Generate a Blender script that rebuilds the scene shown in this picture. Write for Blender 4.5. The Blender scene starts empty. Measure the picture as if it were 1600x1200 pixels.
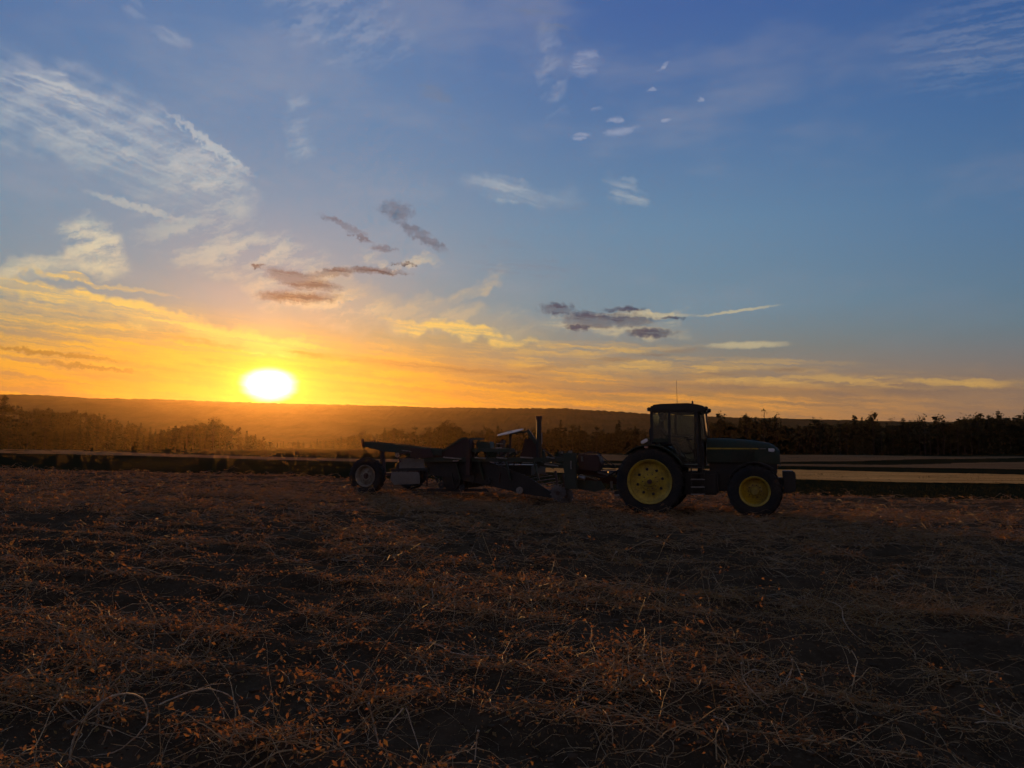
import bpy, bmesh, math, random
import numpy as np
from mathutils import Vector, Matrix

random.seed(7)
RNG = np.random.default_rng(7)
R = math.radians
sc = bpy.context.scene
col = sc.collection

# ------------------------------------------------------------------ camera
F = 1209.0                      # focal length in pixels of the 1600 px wide photograph
PITCH = math.atan(100 / F)
cam_d = bpy.data.cameras.new("camera")
cam_d.sensor_width = 36.0
cam_d.lens = 36.0 * F / 1600.0
cam_d.clip_start = 0.05
cam_d.clip_end = 12000.0
cam = bpy.data.objects.new("camera", cam_d)
cam.location = (0, 0, 0)
cam.rotation_euler = (R(90) + PITCH, 0, 0)
col.objects.link(cam)
sc.camera = cam

def ray(px, py):
    u, v = (px - 800) / F, (600 - py) / F
    c, s = math.cos(PITCH), math.sin(PITCH)
    return Vector((u, c - v * s, s + v * c))

def at(px, py, Y):
    d = ray(px, py)
    return d * (Y / d.y)

def azel(px, py):
    d = ray(px, py).normalized()
    return math.degrees(math.atan2(d.x, d.y)), math.degrees(math.asin(d.z))

# ------------------------------------------------------------------ colour management
sc.view_settings.view_transform = 'Standard'
sc.view_settings.look = 'None'
sc.view_settings.exposure = 0.0
sc.view_settings.gamma = 1.0
sc.view_settings.use_curve_mapping = False
sc.cycles.volume_bounces = 0
sc.cycles.max_bounces = 6
sc.cycles.transparent_max_bounces = 12
sc.cycles.sample_clamp_indirect = 4.0
sc.cycles.use_adaptive_sampling = True
sc.cycles.adaptive_threshold = 0.03
sc.cycles.adaptive_min_samples = 8

# ------------------------------------------------------------------ sun
SUN_AZ, SUN_EL = azel(421, 601)
_sd = ray(421, 601).normalized()
SUN_STRENGTH = 3.3
sun_d = bpy.data.lights.new("sun", 'SUN')
sun_d.energy = SUN_STRENGTH
sun_d.angle = R(0.55)
sun_d.color = (1.0, 0.44, 0.10)
sun = bpy.data.objects.new("sun", sun_d)
sun.rotation_euler = _sd.to_track_quat('Z', 'Y').to_euler()
sun.location = (0, 0, 30)
col.objects.link(sun)

# ------------------------------------------------------------------ small node language
class NT:
    def __init__(s, tree): s.t = tree; s.n = tree.nodes; s.l = tree.links
    def put(s, sock, v):
        if isinstance(v, V): s.l.new(v.s, sock)
        elif v is not None:
            try: sock.default_value = v
            except Exception: sock.default_value = (v, v, v) if len(sock.default_value) == 3 else (v, v, v, 1)
    def m(s, op, a, b=None, c=None, clamp=False):
        n = s.n.new('ShaderNodeMath'); n.operation = op; n.use_clamp = clamp
        for i, x in enumerate((a, b, c)):
            if x is not None: s.put(n.inputs[i], x)
        return V(s, n.outputs[0])
    def vm(s, op, a, b=None):
        n = s.n.new('ShaderNodeVectorMath'); n.operation = op
        s.put(n.inputs[0], a)
        if op == 'SCALE': s.put(n.inputs[3], b)
        elif b is not None: s.put(n.inputs[1], b)
        return V(s, n.outputs['Value' if op in ('LENGTH', 'DOT_PRODUCT', 'DISTANCE') else 'Vector'])
    def mr(s, x, a, b, c=0.0, d=1.0, smooth=False):
        n = s.n.new('ShaderNodeMapRange'); n.clamp = True
        if smooth: n.interpolation_type = 'SMOOTHSTEP'
        s.put(n.inputs['Value'], x)
        for k, v in zip(('From Min', 'From Max', 'To Min', 'To Max'), (a, b, c, d)): s.put(n.inputs[k], v)
        return V(s, n.outputs[0])
    def mix(s, f, a, b, mode='MIX'):
        n = s.n.new('ShaderNodeMix'); n.data_type = 'RGBA'; n.blend_type = mode; n.clamp_factor = True
        s.put(n.inputs[0], f); s.put(n.inputs[6], a); s.put(n.inputs[7], b)
        return V(s, n.outputs[2])
    def comb(s, x, y, z):
        n = s.n.new('ShaderNodeCombineXYZ')
        for i, v in enumerate((x, y, z)): s.put(n.inputs[i], v)
        return V(s, n.outputs[0])
    def sep(s, v):
        n = s.n.new('ShaderNodeSeparateXYZ'); s.put(n.inputs[0], v)
        return [V(s, o) for o in n.outputs]
    def mapping(s, v, loc=(0, 0, 0), rot=(0, 0, 0), scale=(1, 1, 1), typ='TEXTURE'):
        n = s.n.new('ShaderNodeMapping'); n.vector_type = typ
        s.put(n.inputs[0], v); n.inputs[1].default_value = loc; n.inputs[2].default_value = rot; n.inputs[3].default_value = scale
        return V(s, n.outputs[0])
    def noise(s, v, scale=1.0, detail=4.0, rough=0.5, dist=0.0, color=False, lac=2.0, dim='3D'):
        n = s.n.new('ShaderNodeTexNoise'); n.noise_dimensions = dim; s.put(n.inputs['Vector'], v)
        n.inputs['Scale'].default_value = scale; n.inputs['Detail'].default_value = detail
        n.inputs['Roughness'].default_value = rough; n.inputs['Distortion'].default_value = dist; n.inputs['Lacunarity'].default_value = lac
        return V(s, n.outputs[1 if color else 0])
    def ramp(s, x, stops, interp='LINEAR'):
        n = s.n.new('ShaderNodeValToRGB'); cr = n.color_ramp; cr.interpolation = interp
        while len(cr.elements) < len(stops): cr.elements.new(0.5)
        for e, (p, c) in zip(cr.elements, stops): e.position = p; e.color = (*c, 1)
        s.put(n.inputs[0], x)
        return V(s, n.outputs[0])
class V:
    def __init__(s, nt, sock): s.nt = nt; s.s = sock
    def __add__(a, b): return a.nt.m('ADD', a, b)
    def __sub__(a, b): return a.nt.m('SUBTRACT', a, b)
    def __mul__(a, b): return a.nt.m('MULTIPLY', a, b)
    def __truediv__(a, b): return a.nt.m('DIVIDE', a, b)
    def __rsub__(a, b): return a.nt.m('SUBTRACT', b, a)
    __radd__ = __add__; __rmul__ = __mul__
    def max(a, b): return a.nt.m('MAXIMUM', a, b)
    def min(a, b): return a.nt.m('MINIMUM', a, b)
    def pow(a, b): return a.nt.m('POWER', a, b)

def srgb(r, g, b, k=1.0):
    f = lambda c: (c / 12.92 if c <= .04045 else ((c + .055) / 1.055) ** 2.4)
    return tuple(f(x / 255) * k for x in (r, g, b))

# ------------------------------------------------------------------ world: evening sky
world = bpy.data.worlds.new("World"); sc.world = world; world.use_nodes = True
wt = world.node_tree; wt.nodes.clear(); W = NT(wt)
world.cycles.sampling_method = 'MANUAL'; world.cycles.sample_map_resolution = 512
tc = wt.nodes.new('ShaderNodeTexCoord')
D = V(W, tc.outputs['Generated'])
D = W.vm('NORMALIZE', D)
dx, dy, dz = W.sep(D)
el = W.m('ARCSINE', dz) * (180 / math.pi)
az = W.m('ARCTAN2', dx, dy) * (180 / math.pi)
cosun = W.vm('DOT_PRODUCT', D, tuple(_sd))
sang = W.m('ARCCOSINE', cosun) * (180 / math.pi)
# horizontal angle from the sun, 0..180
caz = (dx * (_sd.x / math.hypot(_sd.x, _sd.y)) + dy * (_sd.y / math.hypot(_sd.x, _sd.y))) / W.m('SQRT', (dx * dx + dy * dy).max(1e-6))
daz = W.m('ARCCOSINE', caz.min(1.0).max(-1.0)) * (180 / math.pi)
ep = W.m('SQRT', el.max(0.0) / 90.0)         # ramp position: sqrt(el/90)
E = lambda d: math.sqrt(max(d, 0) / 90.0)
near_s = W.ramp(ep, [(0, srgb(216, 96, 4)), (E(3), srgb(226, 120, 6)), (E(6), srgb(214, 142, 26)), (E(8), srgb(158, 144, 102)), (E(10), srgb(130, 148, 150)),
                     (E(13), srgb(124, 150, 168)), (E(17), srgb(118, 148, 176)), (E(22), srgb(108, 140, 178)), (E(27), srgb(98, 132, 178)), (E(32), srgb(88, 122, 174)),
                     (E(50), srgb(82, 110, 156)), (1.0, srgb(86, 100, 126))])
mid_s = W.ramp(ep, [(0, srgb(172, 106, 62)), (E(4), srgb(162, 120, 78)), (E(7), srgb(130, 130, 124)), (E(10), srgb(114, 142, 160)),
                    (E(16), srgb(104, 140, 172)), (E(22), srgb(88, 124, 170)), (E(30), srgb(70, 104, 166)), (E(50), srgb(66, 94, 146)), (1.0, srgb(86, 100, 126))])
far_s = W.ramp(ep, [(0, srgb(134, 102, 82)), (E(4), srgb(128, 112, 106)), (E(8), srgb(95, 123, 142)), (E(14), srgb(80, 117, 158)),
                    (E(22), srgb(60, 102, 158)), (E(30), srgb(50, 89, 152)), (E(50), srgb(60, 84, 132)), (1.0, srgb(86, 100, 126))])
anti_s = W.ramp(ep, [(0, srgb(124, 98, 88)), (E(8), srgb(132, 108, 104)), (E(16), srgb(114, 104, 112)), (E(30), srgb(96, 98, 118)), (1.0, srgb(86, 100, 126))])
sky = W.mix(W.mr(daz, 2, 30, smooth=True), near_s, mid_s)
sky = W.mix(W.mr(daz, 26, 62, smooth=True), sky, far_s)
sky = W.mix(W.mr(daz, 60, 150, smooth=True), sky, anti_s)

UV = W.comb(az, el, 1.0)
warp = W.noise(UV, scale=0.35, detail=3, rough=0.6, color=True, dim='2D')
warp = W.vm('SUBTRACT', warp, (0.5, 0.5, 0.5))
UVw = W.vm('ADD', UV, W.vm('MULTIPLY', warp, (2.6, 2.6, 0)))
warp2 = W.vm('SUBTRACT', W.noise(UV, scale=1.6, detail=4, rough=0.65, color=True, dim='2D'), (0.5, 0.5, 0.5))
UVf = W.vm('ADD', UV, W.vm('MULTIPLY', warp2, (2.2, 0.7, 0)))

UVs = W.vm('ADD', UV, W.vm('MULTIPLY', warp2, (1.3, .35, 0)))
DEG = 0.0455
def affine(uv, a, e, rot, sx, sy):
    # coordinates along and across a direction, uv.z is 1 so a dot product also carries the offset
    t = R(-rot); c, s_ = math.cos(t), math.sin(t)
    u = W.vm('DOT_PRODUCT', uv, (c / sx, s_ / sx, -(a * c + e * s_) / sx))
    v = W.vm('DOT_PRODUCT', uv, (-s_ / sy, c / sy, -(-a * s_ + e * c) / sy))
    return u, v
def blob(px, py, rx, ry, rot=0, soft=0.0, uv=None):
    a, e = azel(px, py)
    u, v = affine(uv or UVw, a, e, rot, rx * DEG, ry * DEG)
    return W.mr(W.m('MULTIPLY_ADD', u, u, v * v), soft * soft, 1.0, 1.0, 0.0, smooth=True)
def streaks(rot, sx, sy, detail=5, rough=0.62, lo=0.4, hi=0.7, seed=0.0, dist=0.0):
    u, v = affine(UVs, seed, seed * .7, rot, sx, sy)
    return W.mr(W.noise(W.comb(u, v, 0.0), 1.0, detail, rough, dist, dim='2D'), lo, hi, smooth=True)
def allof(bs):
    r = bs[0]
    for b in bs[1:]: r = r.max(b)
    return r

def barrier():
    # later layers wait for earlier ones: keeps the number of values alive at once small
    global UVw, UVf, UVs
    tie = W.vm('MULTIPLY', sky, (1e-9, 1e-9, 0))
    UVw = W.vm('ADD', UVw, tie); UVf = W.vm('ADD', UVf, tie); UVs = W.vm('ADD', UVs, tie)

s_a = streaks(16, 7.0, 0.60, seed=3.1, lo=.30, hi=.84)
s_b = streaks(6, 10.0, 0.55, seed=9.7, lo=.42, hi=.64)
s_fine = streaks(4, 4.5, 0.42, seed=21.0, lo=.40, hi=.62)
s_wide = streaks(3, 13.0, 1.0, seed=33.0, lo=.36, hi=.66)
s_wisp = streaks(-22, 3.5, 1.1, seed=45.0, lo=.38, hi=.68)

# generic faint veil everywhere (3D noise, so it has no seam behind the camera)
v3 = W.comb(dx * 3.0, dy * 3.0, dz * 9.0)
veil = W.mr(W.noise(v3, 1.3, 4, .6, 0), .46, .75, smooth=True)
veilcol = W.mix(W.mr(daz, 10, 90, smooth=True), srgb(172, 170, 178) + (1,), srgb(98, 112, 152) + (1,))
sky = W.mix(veil * W.mr(el, 4, 14) * .30, sky, veilcol)

# pale high cirrus
white = W.ramp(ep, [(0, srgb(255, 190, 90)), (E(10), srgb(222, 204, 160)), (E(15), srgb(208, 206, 188)), (E(20), srgb(204, 206, 204)), (E(26), srgb(194, 194, 200)), (1, srgb(170, 176, 196))])
barrier()
m_hi = allof([blob(150, 205, 250, 80, 16), blob(275, 252, 150, 52, 24)]) * (s_a * .46 + s_wisp * .26 + .08)
sky = W.mix(m_hi, sky, white)
barrier()
sky = W.mix(blob(330, 226, 90, 9, 30, uv=UVf) * .6, sky, white)
barrier()
sky = W.mix(blob(330, 290, 90, 50, 30) * s_wisp * .4, sky, white)
barrier()
sky = W.mix(blob(90, 140, 95, 20, 8) * s_b * .75, sky, white)
barrier()
sky = W.mix(blob(150, 385, 60, 45, 35) * s_wisp * .95, sky, white)
barrier()
sky = W.mix(blob(85, 415, 110, 22, -16) * (s_wisp * .5 + .3), sky, white)
barrier()
sky = W.mix(blob(210, 322, 80, 7, 10, uv=UVf) * .45, sky, white)
barrier()
sky = W.mix(blob(267, 57, 34, 13, 12, uv=UVs) * s_a * .55, sky, white)
barrier()
sky = W.mix(blob(212, 12, 24, 26, 0) * s_a * .35, sky, white)
barrier()
sky = W.mix(blob(530, 35, 170, 70, 10) * s_wisp * .28, sky, white)
barrier()
sky = W.mix(blob(468, 200, 30, 70, -8) * s_wisp * .3, sky, white)
barrier()
sky = W.mix(blob(380, 395, 190, 60, 12) * s_wisp * .55, sky, white)
barrier()
sky = W.mix(blob(815, 302, 120, 24, 10) * (s_a * .45 + .08), sky, white)
barrier()
sky = W.mix(blob(978, 300, 52, 22, 22) * s_a * .5, sky, white)
barrier()
sky = W.mix(blob(858, 110, 26, 90, -6) * s_wisp * .22, sky, white)
barrier()
sky = W.mix(blob(1540, 60, 150, 80, 0) * s_fine * .13, sky, white)
barrier()
fl = allof([blob(969, 206, 34, 9, -6, uv=UVs), blob(963, 187, 16, 6, 0, uv=UVs), blob(908, 213, 22, 7, -6, uv=UVs), blob(914, 99, 34, 22, -10, uv=UVs),
            blob(1038, 103, 14, 5, -30, uv=UVs), blob(1020, 140, 12, 4, 0, uv=UVs), blob(1095, 156, 5, 4, 0, uv=UVs),
            blob(932, 170, 14, 4, 0, uv=UVs), blob(1040, 188, 10, 4, 0, uv=UVs), blob(994, 199, 12, 4, -8, uv=UVs)])
sky = W.mix(fl * (s_fine * .34 + .12), sky, srgb(180, 184, 204) + (1,))

# the long lit band low in the west
lit = W.mix(W.mr(daz, 8, 50, smooth=True),
            W.ramp(ep, [(0, srgb(238, 132, 8)), (E(4), srgb(240, 150, 10)), (E(7), srgb(240, 174, 42)), (E(10), srgb(236, 196, 112)), (E(14), srgb(228, 200, 150)), (1, srgb(210, 200, 180))]),
            W.ramp(ep, [(0, srgb(204, 128, 70)), (E(4), srgb(214, 154, 84)), (E(7), srgb(206, 170, 112)), (E(10), srgb(206, 186, 142)), (1, srgb(200, 190, 170))]))
band = W.mr(daz, 60, 34, smooth=True) * W.mr(el, 1.0, 3.0)
_, e_w = W.sep(UVw)[:2]
top = W.mr(az, -32, 30, 9.6, 4.4)
barrier()
bandm = band * W.mr(e_w - top, -2.6, 1.2, 1.0, 0.0, smooth=True)
sky = W.mix(bandm * (s_b * .62 + s_fine * .5), sky, lit)
barrier()
warm = allof([blob(570, 475, 120, 46, 26), blob(740, 448, 80, 18, -24), blob(650, 495, 260, 44, 4)]) * (s_wisp * .5 + .28)
sky = W.mix(warm * .8, sky, srgb(206, 182, 142) + (1,))
barrier()
left_st = allof([blob(110, 470, 230, 20, 10), blob(330, 520, 240, 17, 8), blob(720, 520, 160, 15, 6), blob(170, 446, 120, 7, 6)]) * (s_b * .6 + .3)
sky = W.mix(left_st, sky, srgb(250, 204, 100) + (1,))
barrier()
wst = allof([blob(1150, 486, 78, 3, -5, uv=UVs), blob(1165, 539, 80, 7, 1, uv=UVs), blob(1010, 492, 90, 5, 2, uv=UVs)])
sky = W.mix(wst * .6, sky, srgb(216, 196, 150) + (1,))
barrier()
rb = allof([blob(1040, 570, 330, 16, 2, uv=UVs), blob(1330, 596, 320, 13, 3, uv=UVs), blob(900, 545, 230, 15, 1, uv=UVs)]) * (s_fine * .5 + s_b * .35)
sky = W.mix(rb, sky, srgb(222, 174, 92) + (1,))
# grey and purple undersides
barrier()
dk = allof([blob(1010, 607, 330, 11, 1, uv=UVs), blob(1370, 613, 260, 9, 1, uv=UVs), blob(800, 592, 84, 10, 0, uv=UVs), blob(690, 575, 190, 9, 4, uv=UVs), blob(470, 552, 260, 8, 5, uv=UVs),
            blob(960, 562, 200, 7, -6, uv=UVs), blob(1130, 585, 190, 7, -3, uv=UVs)]) * (s_fine * .75 + s_b * .35)
dkc = W.mix(W.mr(daz, 2, 24), srgb(180, 104, 28) + (1,), srgb(116, 98, 94) + (1,))
sky = W.mix(dk * .85, sky, dkc)
barrier()
dk2 = allof([blob(90, 553, 110, 4.5, 4, uv=UVf), blob(145, 574, 80, 4, 4, uv=UVf)])
sky = W.mix(dk2 * .75, sky, srgb(150, 96, 20) + (1,))
barrier()
gr = allof([blob(810, 418, 120, 16, 2), blob(780, 382, 60, 10, 0), blob(895, 326, 50, 9, 3), blob(690, 168, 80, 24, 38), blob(850, 30, 80, 26, 20)])
sky = W.mix(gr * s_b * .45, sky, srgb(120, 130, 150) + (1,))
barrier()
sky = W.mix(allof([blob(490, 470, 130, 22, 6), blob(620, 408, 90, 12, 4)]) * s_wisp * .5, sky, srgb(232, 208, 160) + (1,))
barrier()
dc = allof([blob(455, 436, 50, 17, 14, .1, UVf), blob(470, 464, 84, 12, -1, .1, UVf), blob(520, 426, 50, 9, -8, .1, UVf), blob(590, 423, 56, 7, 2, .1, UVf), blob(632, 412, 20, 4, 0, .1, UVf),
            blob(403, 416, 12, 5, 0, 0, UVf), blob(480, 440, 60, 14, 8, 0, UVf)])
sky = W.mix(dc * (s_fine * .45 + .50), sky, srgb(26, 38, 66) + (1,))
barrier()
dc2 = allof([blob(621, 330, 34, 20, 10, 0, UVf), blob(658, 368, 58, 12, 30, 0, UVf), blob(536, 351, 46, 7, 20, 0, UVf), blob(600, 388, 24, 6, 10, 0, UVf), blob(565, 372, 24, 5, 20, 0, UVf)])
sky = W.mix(dc2 * (s_b * .3 + .5), sky, srgb(72, 82, 106) + (1,))
barrier()
sky = W.mix(allof([blob(960, 512, 150, 20, 6), blob(1010, 492, 70, 8, 0)]) * (s_fine * .4 + .12), sky, srgb(226, 202, 150) + (1,))
barrier()
dc3 = allof([blob(872, 482, 40, 13, 2, .1, UVf), blob(925, 500, 62, 17, 6, .1, UVf), blob(975, 500, 66, 14, 4, .1, UVf), blob(1018, 520, 48, 11, 2, .1, UVf), blob(980, 483, 44, 6, 0, 0, UVf),
             blob(905, 512, 30, 8, 0, 0, UVf), blob(1050, 497, 22, 4, 0, 0, UVf)])
sky = W.mix(dc3 * (s_fine * .4 + .56), sky, srgb(44, 52, 86) + (1,))

# below the horizon
sky = W.mix(W.mr(el, -4, 0), srgb(70, 50, 36) + (1,), sky)

# the sun behind thin cloud: a bright disc with its aureole, a little wider than tall
vs = W.comb((az - SUN_AZ) * .80, (el - SUN_EL) * 1.26, 0.0)
r = W.vm('LENGTH', vs) + (0.45 - s_b * .4 - s_fine * .5) * .16
core = W.mr(r, 0.45, 1.85, 1.0, 0.0, smooth=True)
glow = W.m('EXPONENT', r * r * -0.32)
glow2 = W.m('EXPONENT', r * -0.42)
front = W.mr(daz, 80, 40)
pil = W.m('EXPONENT', (az - SUN_AZ) * (az - SUN_AZ) * -.22) * W.mr(el, SUN_EL, 12.5, 1, 0, smooth=True) * W.mr(el, 0, 3)
def scl(c, f): return W.vm('SCALE', c, f)
addc = W.vm('ADD', scl((1.0, .85, .02), glow * 1.0 * front), scl((.50, .23, .0), glow2 * .10 * front))
addc = W.vm('ADD', addc, scl((.40, .26, .02), pil * .35 * front))
addc = W.vm('ADD', addc, scl((4.0, 3.6, 2.6), core * front))
sky = W.vm('ADD', sky, addc)

nish = wt.nodes.new('ShaderNodeTexSky'); nish.sky_type = 'NISHITA'; nish.sun_disc = False
nish.sun_elevation = R(SUN_EL); nish.sun_rotation = R(SUN_AZ); nish.air_density = 1.0; nish.dust_density = 1.0
bg1 = wt.nodes.new('ShaderNodeBackground'); bg1.inputs[1].default_value = 0.006
wt.links.new(nish.outputs[0], bg1.inputs[0])
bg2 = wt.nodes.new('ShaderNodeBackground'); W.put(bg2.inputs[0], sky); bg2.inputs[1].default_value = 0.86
ad = wt.nodes.new('ShaderNodeAddShader')
wt.links.new(bg1.outputs[0], ad.inputs[0]); wt.links.new(bg2.outputs[0], ad.inputs[1])
wo = wt.nodes.new('ShaderNodeOutputWorld'); wt.links.new(ad.outputs[0], wo.inputs[0])

# ================================================================== helpers
def tag(o, label=None, cat=None, group=None, kind=None):
    if label: o['label'] = label
    if cat: o['category'] = cat
    if group: o['group'] = group
    if kind: o['kind'] = kind
    return o

def link(name, me, parent=None, mats=()):
    o = bpy.data.objects.new(name, me); col.objects.link(o)
    if me is not None:
        for m in mats: me.materials.append(m)
    if parent is not None: o.parent = parent
    return o

def np_mesh(name, verts, faces, matidx=None, smooth=False):
    """verts (n,3), faces (m,k) all of one size k"""
    verts = np.asarray(verts, np.float32); faces = np.asarray(faces, np.int32)
    me = bpy.data.meshes.new(name)
    k = faces.shape[1]
    me.vertices.add(len(verts)); me.vertices.foreach_set('co', verts.ravel())
    me.loops.add(faces.size); me.loops.foreach_set('vertex_index', faces.ravel())
    me.polygons.add(len(faces)); me.polygons.foreach_set('loop_start', np.arange(0, faces.size, k, dtype=np.int32))
    if matidx is not None: me.polygons.foreach_set('material_index', np.asarray(matidx, np.int32))
    me.polygons.foreach_set('use_smooth', np.full(len(faces), smooth))
    me.update(); me.validate()
    return me

def material(name):
    m = bpy.data.materials.new(name); m.use_nodes = True
    nt = NT(m.node_tree)
    bs = m.node_tree.nodes['Principled BSDF']
    return m, nt, bs
def setb(nt, bs, **kw):
    names = {'color': 'Base Color', 'rough': 'Roughness', 'metal': 'Metallic', 'normal': 'Normal', 'spec': 'Specular IOR Level', 'coat': 'Coat Weight', 'trans': 'Transmission Weight', 'emit': 'Emission Color', 'alpha': 'Alpha'}
    for k, v in kw.items():
        s = bs.inputs[names[k]]
        if isinstance(v, tuple) and len(v) == 3 and s.type == 'RGBA': v = (*v, 1)
        nt.put(s, v)
def bump(nt, h, strength=.5, dist=.02):
    n = nt.n.new('ShaderNodeBump'); n.inputs['Strength'].default_value = strength; n.inputs['Distance'].default_value = dist
    nt.put(n.inputs['Height'], h); return V(nt, n.outputs[0])
def geo(nt, out='Position'):
    n = nt.n.new('ShaderNodeNewGeometry'); return V(nt, n.outputs[out])
def objc(nt):
    n = nt.n.new('ShaderNodeTexCoord'); return V(nt, n.outputs['Object'])

# value noise on numpy arrays
class VN:
    def __init__(s, seed): s.g = np.random.default_rng(seed).random((256, 256))
    def __call__(s, x, y):
        xi = np.floor(x).astype(int); yi = np.floor(y).astype(int); fx = x - xi; fy = y - yi
        fx = fx * fx * (3 - 2 * fx); fy = fy * fy * (3 - 2 * fy)
        g = s.g; a, b = xi & 255, yi & 255; a1, b1 = (xi + 1) & 255, (yi + 1) & 255
        return (g[a, b] * (1 - fx) * (1 - fy) + g[a1, b] * fx * (1 - fy) + g[a, b1] * (1 - fx) * fy + g[a1, b1] * fx * fy) * 2 - 1
vn1, vn2, vn3 = VN(1), VN(2), VN(3)
def fbm(x, y, n=4, vn=vn1):
    r = 0; a = 1; 
    for i in range(n): r = r + a * vn(x * 2 ** i + 17 * i, y * 2 ** i + 5 * i); a *= .5
    return r
def sstep(x, a, b):
    t = np.clip((x - a) / (b - a), 0, 1); return t * t * (3 - 2 * t)

# ================================================================== terrain shape
_kx = np.array([-4000, -160, -60, -25, -10, -4.5, 0, 3.8, 7, 20, 60, 200, 4000.])
_kz = np.array([-0.6, -0.62, -0.75, -0.96, -1.24, -1.42, -1.62, -1.78, -1.83, -2.08, -2.45, -2.65, -2.7])
_tx = np.linspace(-400, 400, 8001); _tz = np.interp(_tx, _kx, _kz)
_ker = np.exp(-np.linspace(-2.5, 2.5, 61) ** 2); _ker /= _ker.sum()
_tz = np.convolve(np.pad(_tz, 30, mode='edge'), _ker, mode='valid')
ROW_A = R(-14)                                  # direction of the potato rows
ROW_N = (-math.sin(ROW_A), math.cos(ROW_A))     # across the rows
ROW_P = 0.92
def field_edge(x, y):                           # > 0 inside the field
    return 33.3 - (0.125 * x + 0.992 * y) + 0.9 * vn2(x * .12, y * .12 + 9) + .3 * vn2(x * .6, y * .6)
def base_z(x, y):
    z = np.interp(x, _tx, _tz)
    z = z + 17.5 * np.exp(-((x + 292) / 60) ** 2 / 2 - ((y - 425) / 95) ** 2 / 2) * sstep(y, 240, 330)
    z = z + 11.0 * sstep(-x, 300, 520) * sstep(y, 240, 420)
    return z
def ground_z(x, y):
    x = np.asarray(x, float); y = np.asarray(y, float)
    z = base_z(x, y)
    infield = sstep(field_edge(x, y), 0, 2.5) * sstep(y, -200, -100)
    d = np.hypot(x, y)
    fade = 1 - sstep(d, 17, 30)
    u = x * math.cos(ROW_A) + y * math.sin(ROW_A); v = x * ROW_N[0] + y * ROW_N[1]
    vv = v + .10 * vn1(u * .35, v * .35)
    ridge = np.cos(2 * np.pi * vv / ROW_P)
    ridge = np.sign(ridge) * np.abs(ridge) ** .8
    rel = (.048 + .022 * vn2(u * .5, v * .9)) * ridge
    rel = rel + .022 * vn3(u * 1.3, v * 1.7) + .020 * vn1(u * 3.7, v * 4.1) + .014 * vn2(u * 8, v * 9)
    z = z + infield * fade * rel + infield * .02 * vn2(x * .4, y * .4)
    z = z + (1 - infield) * (.25 * fbm(x * .02, y * .02, 3) * sstep(d, 60, 200) + .002 * vn1(x, y))
    return z

def axis(lo, hi, mn, k):
    a = [0.0]
    while a[-1] < hi: a.append(a[-1] + max(mn, k * a[-1]))
    b = [0.0]
    while b[-1] > lo: b.append(b[-1] - max(mn, k * abs(b[-1])))
    return np.array(sorted(set(b[1:])) + a)
gx = axis(-3000, 3000, .085, .030)
gy = np.concatenate([-np.geomspace(300, 1.2, 40), [1.0]]); y = 1.0
ys = []
while y < 3000: y += max(.055, .019 * y); ys.append(y)
gy = np.concatenate([gy, ys])
GX, GY = np.meshgrid(gx, gy)
GZ = ground_z(GX, GY)
nx, ny = len(gx), len(gy)
ii = (np.arange(ny - 1)[:, None] * nx + np.arange(nx - 1)[None, :]).ravel()
gf = np.stack([ii, ii + 1, ii + nx + 1, ii + nx], 1)

m_ground, nt, bs = material('field_soil')
P = geo(nt)
px_, py_, pz_ = nt.sep(P)
edge = 33.3 - (px_ * .125 + py_ * .992) + (nt.noise(P, .35, 3, .6) - .5) * 3.0
inf = nt.mr(edge, -.3, .5)
n1 = nt.noise(P, 2.2, 6, .62); n2 = nt.noise(P, 14, 6, .7); n3 = nt.noise(P, 70, 4, .7)
soil = nt.mix(nt.mr(n1, .35, .65), (.056, .036, .020, 1), (.105, .069, .039, 1))
soil = nt.mix(nt.mr(n2, .52, .72) * .6, soil, (.15, .10, .058, 1))
fleck = nt.mr(nt.noise(P, 46, 3, .6), .62, .70)
soil = nt.mix(fleck * .5, soil, (.20, .15, .09, 1))
g1 = nt.noise(P, .06, 4, .55); g2 = nt.noise(P, 1.8, 4, .6)
grass = nt.mix(nt.mr(g1, .4, .6), (.008, .012, .006, 1), (.016, .018, .009, 1))
grass = nt.mix(nt.mr(g2, .4, .7) * .5, grass, (.024, .022, .012, 1))
setb(nt, bs, color=nt.mix(inf, grass, soil), rough=1.0, spec=0.0, normal=bump(nt, (n1 * .3 + n2 * .7 + n3 * .35) * inf, 1.0, .05))
me = np_mesh('ground', np.stack([GX.ravel(), GY.ravel(), GZ.ravel()], 1), gf, smooth=True)
tag(link('ground', me, mats=[m_ground]), kind='structure')

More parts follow.
